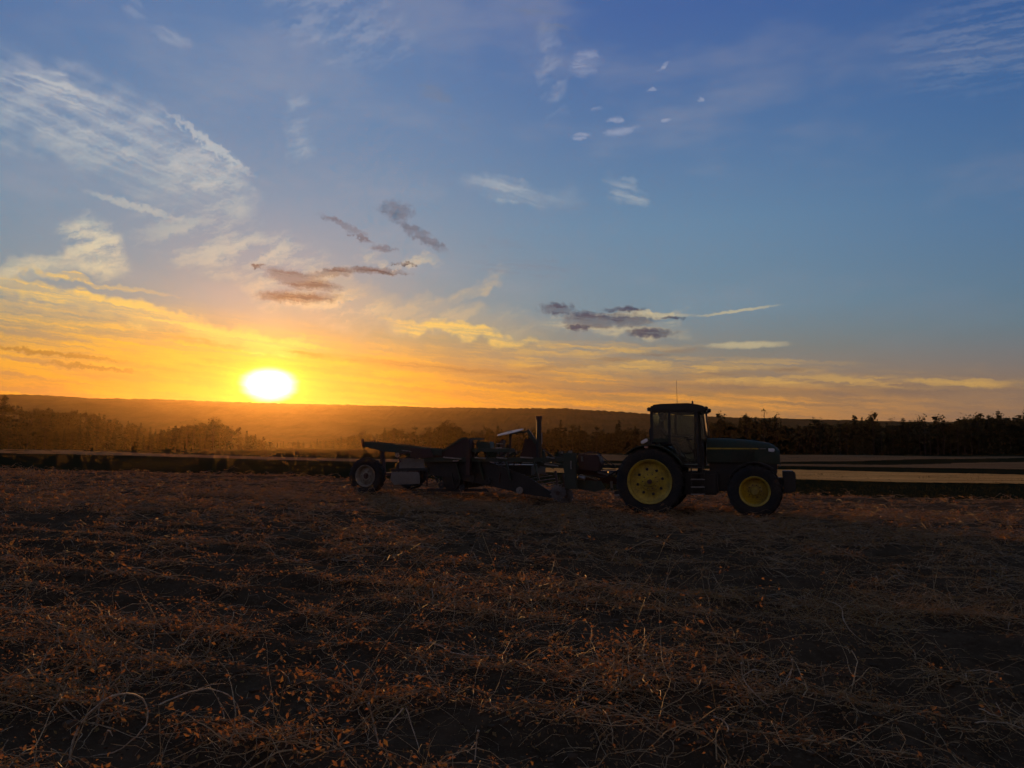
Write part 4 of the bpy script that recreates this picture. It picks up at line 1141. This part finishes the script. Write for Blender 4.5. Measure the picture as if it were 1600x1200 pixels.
# upper deck with controls
side_plate('deck_plate', [(742, 700), (800, 701), (800, 706), (742, 706)], m_dkgreen, NY + .3, .6)
side_plate('deck_box', [(748, 690), (768, 690), (770, 701), (748, 701)], m_dkgreen, NY + .45, .4, bevel=.01)
MB().bar(hp_(774, 700, NY + .1), hp_(784, 699.4, NY + .1), .04, .03).build('rail_or_highlight_bar', m_steel, dig)
MB().bar(hp_(776, 693, NY + .1), hp_(786, 693.5, NY + .1), .03, .02).build('rail_or_highlight_bar', m_steel, dig)
for px in (776, 788): MB().bar(hp_(px, 692, NY + .12), hp_(px, 716, NY + .12), .035).build('rail_post', m_dkgreen, dig)
# tilted pale disc on a stalk
dc_ = hp_(797.5, 675.5, NY + .35)
rotd = Matrix.Rotation(R(-11), 3, 'Y') @ Matrix.Rotation(R(9.5), 3, 'X')
dv = MB()
tmp = MB().lathe([(.05, .012), (.12, .02), (.40, .012), (.415, 0), (.40, -.012), (.05, -.012)], 40, (0, 0, 0), True)
tov = [rotd @ V3((x, z, y)) + dc_ for x, y, z in tmp.v]
dv.add(tov, tmp.f); disc = dv.build('coulter_disc', m_pale, dig, smooth=35)
MB().tube([dc_ + rotd @ V3((0, 0, .02)), dc_ + rotd @ V3((0, 0, -.05))], .075, 14).build('disc_hub', m_black, disc)
MB().tube([dc_ - V3((0, 0, .02)), hp_(797, 688, NY + .35), hp_(797, 702, NY + .35)], .04, 10).build('disc_stalk', m_black, dig)
MB().bar(dc_ + rotd @ V3((.0, .0, -.04)), hp_(826, 674, NY + .3), .05, .05).bar(hp_(824, 672, NY + .3), hp_(838, 692, NY + .3), .07, .10).build('disc_arm', m_dkgreen, dig)
side_plate('ram_bracket', [(820, 686), (838, 684), (838, 716), (812, 716), (816, 704)], m_rust, NY + .5, .06)
# mast
m0, m1 = hp_(842, 723, NY + .3), hp_(842, 654, NY + .3)
mast = MB().tube([tuple(m0), tuple(m1)], .075, 18).build('mast', m_black, dig, smooth=40)
MB().tube([tuple(hp_(842, 656, NY + .3)), tuple(hp_(842, 650, NY + .3))], .10, 18).build('mast_cap', m_rust, mast, smooth=40)
MB().bar(hp_(846.5, 676, NY + .28), hp_(846.5, 694, NY + .28), .02, .02, (0, 1, 0)).build('mast_highlight', m_steel, mast)  # thin steel strip added as the highlight down the mast's right side
# front carrier, coulters, hitch
side_plate('frame_rail', [(840, 721), (902, 728), (902, 734), (840, 728)], m_dkgreen, NY + .3, .10)
side_plate('upright', [(880, 708), (900, 708), (902, 764), (884, 764)], m_dkgreen, NY + .15, .16, bevel=.01)
MB().bar(hp_(892, 720, NY + .05), hp_(892.5, 733, NY + .05), .03, .05, (0, 1, 0)).build('upright_highlight', m_steel, dig)  # steel bar added as the highlight on the dark upright
for px, py in ((876, 707), (891, 706)): MB().box(hp_(px, py, NY + .2), (.10, .10, .07)).build('valve_cap', m_grey, dig, bevel=.01)
side_plate('gearbox', [(906, 709), (936, 710), (942, 722), (938, 736), (908, 734)], m_rust, NY + .7, .55, bevel=.03)
for px in (909, 938): MB().bar(hp_(px, 713, NY + .4), hp_(px + 1, 721, NY + .4), .05, .07, (0, 1, 0)).build('gearbox_flange', m_grey, dig)
MB().bar(hp_(904, 708, NY + .5), hp_(926, 707.6, NY + .5), .04, .03).build('rail_or_highlight_bar', m_rust, dig)
h0 = hp_(902, 740, -.2); h1 = hp_(966, 750, -.2)
tow = MB().bar(hp_(902, 734, NY + .7), hp_(968, 752, NY + 1.2), .12, .14).bar(hp_(902, 748, NY + .9), hp_(968, 754, NY + 1.3), .10, .12).build('drawbar', m_rust, dig, bevel=.01)
MB().bar(hp_(934, 738, NY + .5), hp_(950, 742, NY + .7), .06, .05).build('link_bar', m_steel, dig)
MB().bar(hp_(950, 739, NY + .7), hp_(961, 740, NY + .8), .08, .07).build('link_bar', m_steel, dig)
MB().bar(hp_(906, 741, NY + .4), hp_(934, 750, NY + .6), .03, .025).build('tie_rod', m_steel, dig)
MB().bar(hp_(934, 750, NY + .6), hp_(958, 742, NY + .7), .03, .025).build('tie_rod', m_rust, dig)
MB().tube([hp_(904, 745, NY + .3), hp_(914, 748, NY + .3)], [.05, .07], 10).build('grease_tin', m_steel, dig, smooth=40)
MB().tube([hp_(896, 738, NY + .8), hp_(966, 738, NY + 1.3)], .05, 12).build('drive_shaft', m_black, dig, smooth=40)
MB().bar(hp_(955, 752, NY + .7), hp_(956, 763, NY + .7), .06, .08, (0, 1, 0)).build('parking_jack', m_grey, dig)
# notched coulters near the ground with bright worn edges
for i, (px, py, y_) in enumerate(((872, 770, NY - .05), (884, 775, NY + .15), (872, 770, NY + .95), (884, 775, NY + 1.3))):
    c_ = hp_(px, py, y_); cd = MB(); n = 14
    pts = []
    for k in range(n * 2):
        r_ = .26 if k % 2 else .20; a = math.pi * k / n; pts.append((c_.x + r_ * math.cos(a), c_.z + r_ * math.sin(a)))
    cd.prism(pts, y_ - .008, y_ + .008).build('notched_coulter', m_wornrim, dig)
    MB().tube([(c_.x, y_ - .05, c_.z), (c_.x, y_ + .05, c_.z)], .06, 10).build('coulter_hub', m_rust, dig)
    MB().bar((c_.x, y_ + .03, c_.z), (c_.x - .1, y_ + .1, c_.z + .62), .05, .08, (0, 1, 0)).build('coulter_arm', m_rust, dig)
side_plate('share_frame', [(884, 748), (940, 752), (946, 764), (930, 768), (890, 762)], m_dkgreen, NY + .45, .05)
# hydraulic hoses between machine and tractor
for k in range(5):
    a = hp_(905 - 3 * k, 712 + k, NY + .5 + .05 * k); b = hp_(962, 728 + 2 * k, NY + 1.0)
    mid = (a + b) / 2 + V3((0, 0, .25 - .12 * k)); MB().tube([a, (a + mid) / 2 + V3((0, 0, .05)), mid, (mid + b) / 2 - V3((0, 0, .04)), b], .014, 6).build('hydraulic_hose', m_black, dig, smooth=60)
for (x0, y0, x1, y1) in ((700, 722, 742, 716), (760, 716, 800, 702), (846, 700, 882, 716), (850, 716, 884, 712)):
    a = hp_(x0, y0, NY + .4); b = hp_(x1, y1, NY + .4); MB().tube([a, (a + b) / 2 + V3((0, 0, -.10)), b], .016, 6).build('hydraulic_hose', m_black, dig, smooth=60)
crng = random.Random(5)
for k in range(46):
    x0 = crng.uniform(662, 900); y0 = crng.uniform(706, 742); ln = crng.uniform(8, 34); an = crng.choice([0, 0, 90, 90, 35, -40, 62]) + crng.uniform(-6, 6); yy = NY + crng.uniform(.1, 1.8)
    x1 = min(902, x0 + ln * math.cos(R(an))); y1 = max(704, min(748, y0 - ln * math.sin(R(an))))
    a = hp_(x0, y0, yy); b = hp_(x1, y1, yy + crng.uniform(-.1, .1)); w_ = crng.choice([.02, .03, .045])
    MB().bar(a, b, w_, w_ * crng.choice([1, 1.6])).build(crng.choice(['brace', 'tie_bar', 'bracket']), crng.choice([m_rust, m_dkgreen, m_black, m_black, m_steel]), dig)
# far-side body so the machine has its true breadth
MB().box(tuple(hp_(780, 733, (NY + FY) / 2)), (2.6, 1.6, .30)).build('soil_web_bed', m_black, dig)

print('ground under tractor', TO.z, [float(ground_z(np.array(p.x), np.array(p.y))) for p in (L2W((0, -.85, 0)), L2W((WB, -.85, 0)), L2W((0, .85, 0)), L2W((WB, .85, 0)))])
_r = Matrix.Rotation(HEAD, 3, 'Z')
print('ground under digger', HO.z, [float(ground_z(np.array((HO + _r @ V3(p)).x), np.array((HO + _r @ V3(p)).y))) for p in ((0, NY, 0), (0, FY, 0))])

# ================================================================== dried potato haulm lying over the rows
vrng = np.random.default_rng(23)
def curve_pts(rng, L, n, up, curl, start=(0, 0, 0), heading=None):
    """a wiry stalk: leaves the ground, arches and comes down again"""
    h = rng.random() * 6.28 if heading is None else heading
    p = np.array(start, float); pts = [p.copy()]; s = L / n; el_ = up; dh = rng.normal() * curl
    for i in range(n):
        h += dh + rng.normal() * curl * .9; dh *= .7
        el_ += -up * 2.1 / n + rng.normal() * .22
        p = p + np.array([math.cos(h) * math.cos(el_), math.sin(h) * math.cos(el_), math.sin(el_)]) * s
        if p[2] < .006: p[2] = .006 + rng.random() * .006; el_ = abs(el_) * .3
        pts.append(p.copy())
    return pts
def quads_leaf(rng, c, size, n):
    """crumpled leaf: two triangles folded about a midrib"""
    m = n
    cc = c + rng.normal(size=(m, 3)) * np.array([.035, .035, .014]); cc[:, 2] = np.abs(cc[:, 2]) + .004
    a = rng.normal(size=(m, 3)); a[:, 2] *= .6; a /= np.linalg.norm(a, axis=1)[:, None]
    b = np.cross(a, rng.normal(size=(m, 3))); b /= np.linalg.norm(b, axis=1)[:, None]
    up = np.cross(a, b); s = size * (.35 + 1.1 * rng.random((m, 1)) ** 1.6)
    p0 = cc - a * s; p1 = cc + a * s; q = cc + b * s * .55 + up * s * .3; r_ = cc - b * s * .5 + up * s * .35
    v = np.stack([p0, p1, q, r_], 1).reshape(-1, 3)
    i = np.arange(m) * 4
    f = np.concatenate([np.stack([i, i + 1, i + 2], 1), np.stack([i + 1, i, i + 3], 1)])
    return v, f
def clump(rng, stems, seg, sides, leaves, rad, size=1.0, leafsize=.011, up=.55):
    vs, fs, mi = [], [], []; off = 0
    def add(v, f, m):
        nonlocal off
        vs.append(v); fs.append(f + off); mi.append(np.full(len(f), m)); off += len(v)
    for k in range(stems):
        L = size * rng.uniform(.22, .75)
        pts = curve_pts(rng, L, seg, rng.uniform(.1, up), .22, rng.normal(size=3) * (.05, .05, 0) + (0, 0, .004))
        r0 = rad * rng.uniform(.6, 1.3)
        v, f = tube_np(pts, [r0 * (1 - .6 * i / seg) for i in range(seg + 1)], sides)
        add(v, f, 0)
        for j in range(rng.integers(1, 4)):
            q = pts[rng.integers(1, seg)]
            sp = curve_pts(rng, L * .3, 3, .5, .5, q); v, f = tube_np(sp, [r0 * .5, r0 * .4, r0 * .35, r0 * .2], 3); add(v, f, 0)
        if leaves:
            for q in pts[1::2]:
                if rng.random() < .62:
                    v, f = quads_leaf(rng, np.array(q), leafsize, max(1, int(leaves * rng.uniform(.3, 1.2)))); add(v, f, 1)
    return np.concatenate(vs), np.concatenate(fs), np.concatenate(mi)
def row_phase(x, y):
    u = x * math.cos(ROW_A) + y * math.sin(ROW_A); v = x * ROW_N[0] + y * ROW_N[1]
    vv = v + .10 * vn1(u * .35, v * .35)
    return np.cos(2 * np.pi * vv / ROW_P), u, v
def scatter(name, temps, n, d0, d1, half, thr, mats, sc0=.8, sc1=1.25, fan=True):
    vs, fs, mi = [], [], []; off = 0; cnt = 0; tries = 0
    while cnt < n and tries < n * 30:
        tries += 1
        y = math.sqrt(vrng.uniform(d0 ** 2, d1 ** 2)); x = vrng.uniform(-1, 1) * (y * half + 1.0)
        if field_edge(x, y) < .1: continue
        ph, u, v_ = row_phase(x, y)
        dens = .10 + .80 * ph + .85 * vn3(u * .45 + 3, v_ * .8) + .7 * vn2(u * 1.7, v_ * 2.2)
        if dens < thr * 2 * vrng.random(): continue
        tv, tf, tm = temps[vrng.integers(len(temps))]
        a = vrng.random() * 6.28; s = vrng.uniform(sc0, sc1); zs = s * vrng.uniform(.7, 1.2)
        X = (tv[:, 0] * math.cos(a) - tv[:, 1] * math.sin(a)) * s + x; Y = (tv[:, 0] * math.sin(a) + tv[:, 1] * math.cos(a)) * s + y
        if y < 18: Z = tv[:, 2] * zs + ground_z(X, Y)
        else: Z = tv[:, 2] * zs + float(ground_z(np.array(x), np.array(y)))
        vs.append(np.stack([X, Y, Z], 1)); fs.append(tf + off); mi.append(tm); off += len(tv); cnt += 1
    me = np_mesh(name, np.concatenate(vs), np.concatenate(fs), np.concatenate(mi))
    print(name, cnt, len(me.polygons))
    return tag(link(name, me, mats=mats), kind='stuff')

def stalkmat(name, c0, c1):
    m, nt, bs = material(name)
    n = nt.n.new('ShaderNodeNewGeometry'); rnd = V(nt, n.outputs['Random Per Island'])
    P = V(nt, n.outputs['Position'])
    c = nt.mix(rnd, (*c0, 1), (*c1, 1)); c = nt.mix(nt.mr(nt.noise(P, 60, 3), .45, .6) * .5, c, tuple(x * .35 for x in c0) + (1,))
    setb(nt, bs, color=c, rough=.65, spec=.35)
    return m
def dryleafmat(name, stops, tr=.45):
    m, nt, bs = material(name)
    n = nt.n.new('ShaderNodeNewGeometry'); rnd = V(nt, n.outputs['Random Per Island']); P = V(nt, n.outputs['Position'])
    c = nt.ramp(nt.m('ADD', rnd * .6, nt.mr(nt.noise(P, .9, 3, .6), .3, .7) * .4), stops)
    setb(nt, bs, color=c, rough=.85, spec=.1)
    td = nt.n.new('ShaderNodeBsdfTranslucent'); nt.put(td.inputs[0], nt.mix(.5, c, (.28, .105, .035, 1)))
    ms = nt.n.new('ShaderNodeMixShader'); ms.inputs[0].default_value = tr
    nt.l.new(bs.outputs[0], ms.inputs[1]); nt.l.new(td.outputs[0], ms.inputs[2]); nt.l.new(ms.outputs[0], nt.n['Material Output'].inputs[0])
    return m
m_stalk = stalkmat('dry_stalk', (.24, .145, .06), (.50, .33, .15))
m_stalk2 = stalkmat('dry_stalk_mat', (.20, .12, .055), (.44, .28, .13))
m_leaf = dryleafmat('dry_leaf', [(0, (.11, .062, .034)), (.35, (.24, .13, .06)), (.6, (.36, .20, .08)), (.8, (.26, .20, .07)), (1, (.38, .12, .055))])
near_t = [clump(vrng, 8, 9, 4, 10, .0030) for _ in range(14)]
mid_t = [clump(vrng, 7, 4, 3, 9, .0046, 1.0, .018, 1.1) for _ in range(12)]
far_t = [clump(vrng, 5, 3, 3, 9, .0060, 1.0, .024, 1.1) for _ in range(10)]
scatter('dried_potato_vines', near_t, 320, 2.6, 9.5, .78, .46, [m_stalk, m_leaf], .85, 1.45)
scatter('dried_potato_vines', mid_t, 1120, 8.5, 23, .76, .40, [m_stalk2, m_leaf], .85, 1.5)
scatter('dried_potato_vines', far_t, 1500, 15.5, 37, .80, .33, [m_stalk2, m_leaf], .8, 1.5)
# leaf litter and fine straws flat on the soil
def litter(rng):
    vs, fs, mi = [], [], []; off = 0
    for k in range(16):
        c = np.array([rng.normal() * .16, rng.normal() * .16, 0]); v, f = quads_leaf(rng, c, .016, 2); vs.append(v); fs.append(f + off); mi.append(np.full(len(f), 1)); off += len(v)
    for k in range(8):
        p = np.array([rng.normal() * .2, rng.normal() * .2, .004]); v, f = tube_np(curve_pts(rng, rng.uniform(.06, .25), 3, .15, .3, p), .0017, 3); vs.append(v); fs.append(f + off); mi.append(np.full(len(f), 0)); off += len(v)
    return np.concatenate(vs), np.concatenate(fs), np.concatenate(mi)
lit_t = [litter(vrng) for _ in range(12)]
scatter('leaf_litter', lit_t, 700, 2.4, 13, .8, .25, [m_stalk, m_leaf])
# clods
def clod(rng):
    bm = bmesh.new(); bmesh.ops.create_icosphere(bm, subdivisions=1, radius=1)
    v = np.array([q.co[:] for q in bm.verts]) * (1 + rng.normal(size=(len(bm.verts), 1)) * .16) * np.array([1, .85, .6]); f = np.array([[q.index for q in p.verts] for p in bm.faces]); bm.free()
    return v, f
cl_t = [clod(vrng) for _ in range(10)]
vs, fs = [], []; off = 0
N = 5500
ys_ = 2.4 * (15 / 2.4) ** vrng.random(N); xs_ = vrng.uniform(-1, 1, N) * (ys_ * .8 + .5); gz_ = ground_z(xs_, ys_)
for k in range(N):
    v, f = cl_t[k % 10]; s = min(.045, .007 + vrng.exponential(.008)) * (1 + ys_[k] * .03); a = vrng.random() * 6.28
    vs.append(np.stack([(v[:, 0] * math.cos(a) - v[:, 1] * math.sin(a)) * s + xs_[k], (v[:, 0] * math.sin(a) + v[:, 1] * math.cos(a)) * s + ys_[k], v[:, 2] * s + gz_[k]], 1)); fs.append(f + off); off += len(v)
m_clod, nt, bs = material('soil_clod')
n = nt.n.new('ShaderNodeNewGeometry'); setb(nt, bs, color=nt.mix(V(nt, n.outputs['Random Per Island']), (.055, .035, .02, 1), (.11, .072, .042, 1)), rough=.95, spec=.05)
tag(link('soil_clods', np_mesh('soil_clods', np.concatenate(vs), np.concatenate(fs)), mats=[m_clod]), kind='stuff')

# ------------------------------------------------------------------ single long stalks that stand out in the foreground
m_pstalk = stalkmat('bleached_stalk', (.38, .27, .16), (.56, .42, .27))
def stalk(label, base, chains, r0=.0048):
    """chains of picture points, placed at the depth of the ground under the stalk's foot"""
    bx, by = drop(*base); D0 = by
    o = None
    for i, ch_ in enumerate(chains):
        pts = []
        for k, (px, py) in enumerate(ch_):
            p = at(px, py, D0 + .05 * math.sin(k * 1.7 + i)); gz = float(ground_z(np.array(p.x), np.array(p.y))) + .006
            if p.z < gz: p.z = gz
            pts.append(p)
        # smooth by Catmull-Rom with slight kinks
        out = []
        for k in range(len(pts) - 1):
            p0 = pts[max(k - 1, 0)]; p1 = pts[k]; p2 = pts[k + 1]; p3 = pts[min(k + 2, len(pts) - 1)]
            for t in (0, .33, .66):
                q_ = .5 * ((2 * p1) + (p2 - p0) * t + (2 * p0 - 5 * p1 + 4 * p2 - p3) * t * t + (3 * p1 - p0 - 3 * p2 + p3) * t ** 3)
                out.append(q_ + Vector(vrng.normal(size=3)) * .0022)
        out.append(pts[-1]); n_ = len(out)
        rr = [r0 * (1 - .55 * k / n_) * (1 + .25 * (k % 3 == 0)) * (1 if i == 0 else .65) for k in range(n_)]
        mb = MB().tube([tuple(p) for p in out], rr, 7)
        if i == 0: o = mb.build('dry_stalk', m_pstalk, None, smooth=60)
        else: mb.build('side_shoot', m_pstalk, o, smooth=60)
    tag(o, label, 'dry stalk', 'bleached potato stalks in the foreground')
stalk('big looping pale stalk at the bottom left corner', (140, 1190), [[(108, 1192), (122, 1140), (150, 1104), (186, 1084), (222, 1092), (231, 1122), (214, 1150), (178, 1176), (142, 1192)], [(186, 1084), (182, 1072), (188, 1066)], [(160, 1164), (168, 1142), (176, 1150)]], .0055)
stalk('arched pale stalk coming down right of the big loop', (372, 1130), [[(250, 1100), (285, 1086), (325, 1076), (356, 1086), (372, 1104), (373, 1130)], [(340, 1090), (350, 1118), (349, 1150)], [(310, 1078), (330, 1070), (352, 1068)]])
stalk('short upright stalk with a drooping tip, left foreground', (240, 975), [[(262, 986), (258, 966), (245, 944)], [(258, 966), (270, 972)]], .005)
stalk('two crossed upright stalks at bottom, left of the middle', (590, 1165), [[(576, 1098), (584, 1128), (592, 1165)], [(634, 1106), (645, 1140), (656, 1176)], [(630, 1106), (610, 1130), (598, 1150)]], .0055)
stalk('lone crooked stalk at the bottom edge near the middle', (742, 1188), [[(748, 1142), (744, 1160), (742, 1188)], [(744, 1160), (730, 1176)]], .0055)
stalk('wavy stalk lying along the ridge in the middle foreground', (760, 1028), [[(672, 1004), (690, 1010), (708, 1022), (738, 1024), (766, 1024), (782, 1028)], [(766, 1024), (772, 1008), (770, 1000)], [(766, 1024), (758, 1014)]], .0055)
stalk('hooked stalk curling over, right of the middle', (994, 1052), [[(994, 1052), (992, 1036), (1000, 1024), (1014, 1024)]], .0055)
stalk('long stalk slanting down to the left of the tangle', (1200, 1104), [[(1158, 1036), (1161, 1058), (1172, 1076), (1202, 1104)], [(1161, 1058), (1178, 1046), (1196, 1050)]], .0055)
stalk('knotted upright stalk with a pale tip in the tangle', (1232, 1088), [[(1236, 1030), (1238, 1044), (1230, 1066), (1232, 1088)], [(1238, 1044), (1222, 1070), (1198, 1082)], [(1256, 1068), (1272, 1096)]], .005)
stalk('pale forked stalk leaning right in the right foreground', (1352, 1004), [[(1302, 941), (1316, 951), (1318, 970), (1334, 990), (1352, 1004)], [(1316, 951), (1322, 944)]], .005)
stalk('bent stalk like a bracket in the far right foreground', (1512, 1068), [[(1512, 1068), (1511, 1050), (1534, 1047), (1576, 1054)], [(1519, 1068), (1521, 1050)]], .005)
stalk('pale spreading stalk at the lower right edge', (1590, 1140), [[(1522, 1131), (1548, 1127), (1574, 1130), (1598, 1138)], [(1530, 1106), (1548, 1116), (1566, 1119), (1556, 1098)]], .0055)
stalk('thin curved stalk at bottom, right of the middle', (1136, 1155), [[(1116, 1120), (1132, 1128), (1138, 1140), (1136, 1157)]], .005)
stalk('short leaning stalk with a fork, lower middle right', (950, 1124), [[(910, 1098), (930, 1106), (950, 1124)], [(918, 1108), (936, 1122)]], .005)

# ------------------------------------------------------------------ rank grass on the margins of the field
gm = leafmat('verge_grass', (.012, .018, .008), (.045, .040, .018), .35)
T_ = []
n_ = 0
while n_ < 3000:
    y = vrng.uniform(31, 64); x = vrng.uniform(-1, 1) * y * .74
    e_ = -field_edge(x, y)
    if x < -2: continue
    if e_ < -.1 or vrng.random() > .25 + .75 * math.exp(-e_ / 3): continue
    z = float(ground_z(np.array(x), np.array(y))); n_ += 1
    hh_ = vrng.uniform(.06, .20) * (1.3 if vn2(x * .2, y * .2) > .2 else .8)
    for k in range(5):
        a = vrng.random() * 6.28; bx_ = x + vrng.normal() * .12; by_ = y + vrng.normal() * .12; l_ = vrng.uniform(.2, .7) * hh_
        T_.append([(bx_ - .015 * math.sin(a), by_ + .015 * math.cos(a), z - .01), (bx_ + .015 * math.sin(a), by_ - .015 * math.cos(a), z - .01), (bx_ + l_ * math.cos(a), by_ + l_ * math.sin(a), z + hh_ * vrng.uniform(.6, 1))])
T_ = np.array(T_)
tag(link('grass', np_mesh('grass', *tri_soup(T_)), mats=[gm]), kind='stuff')
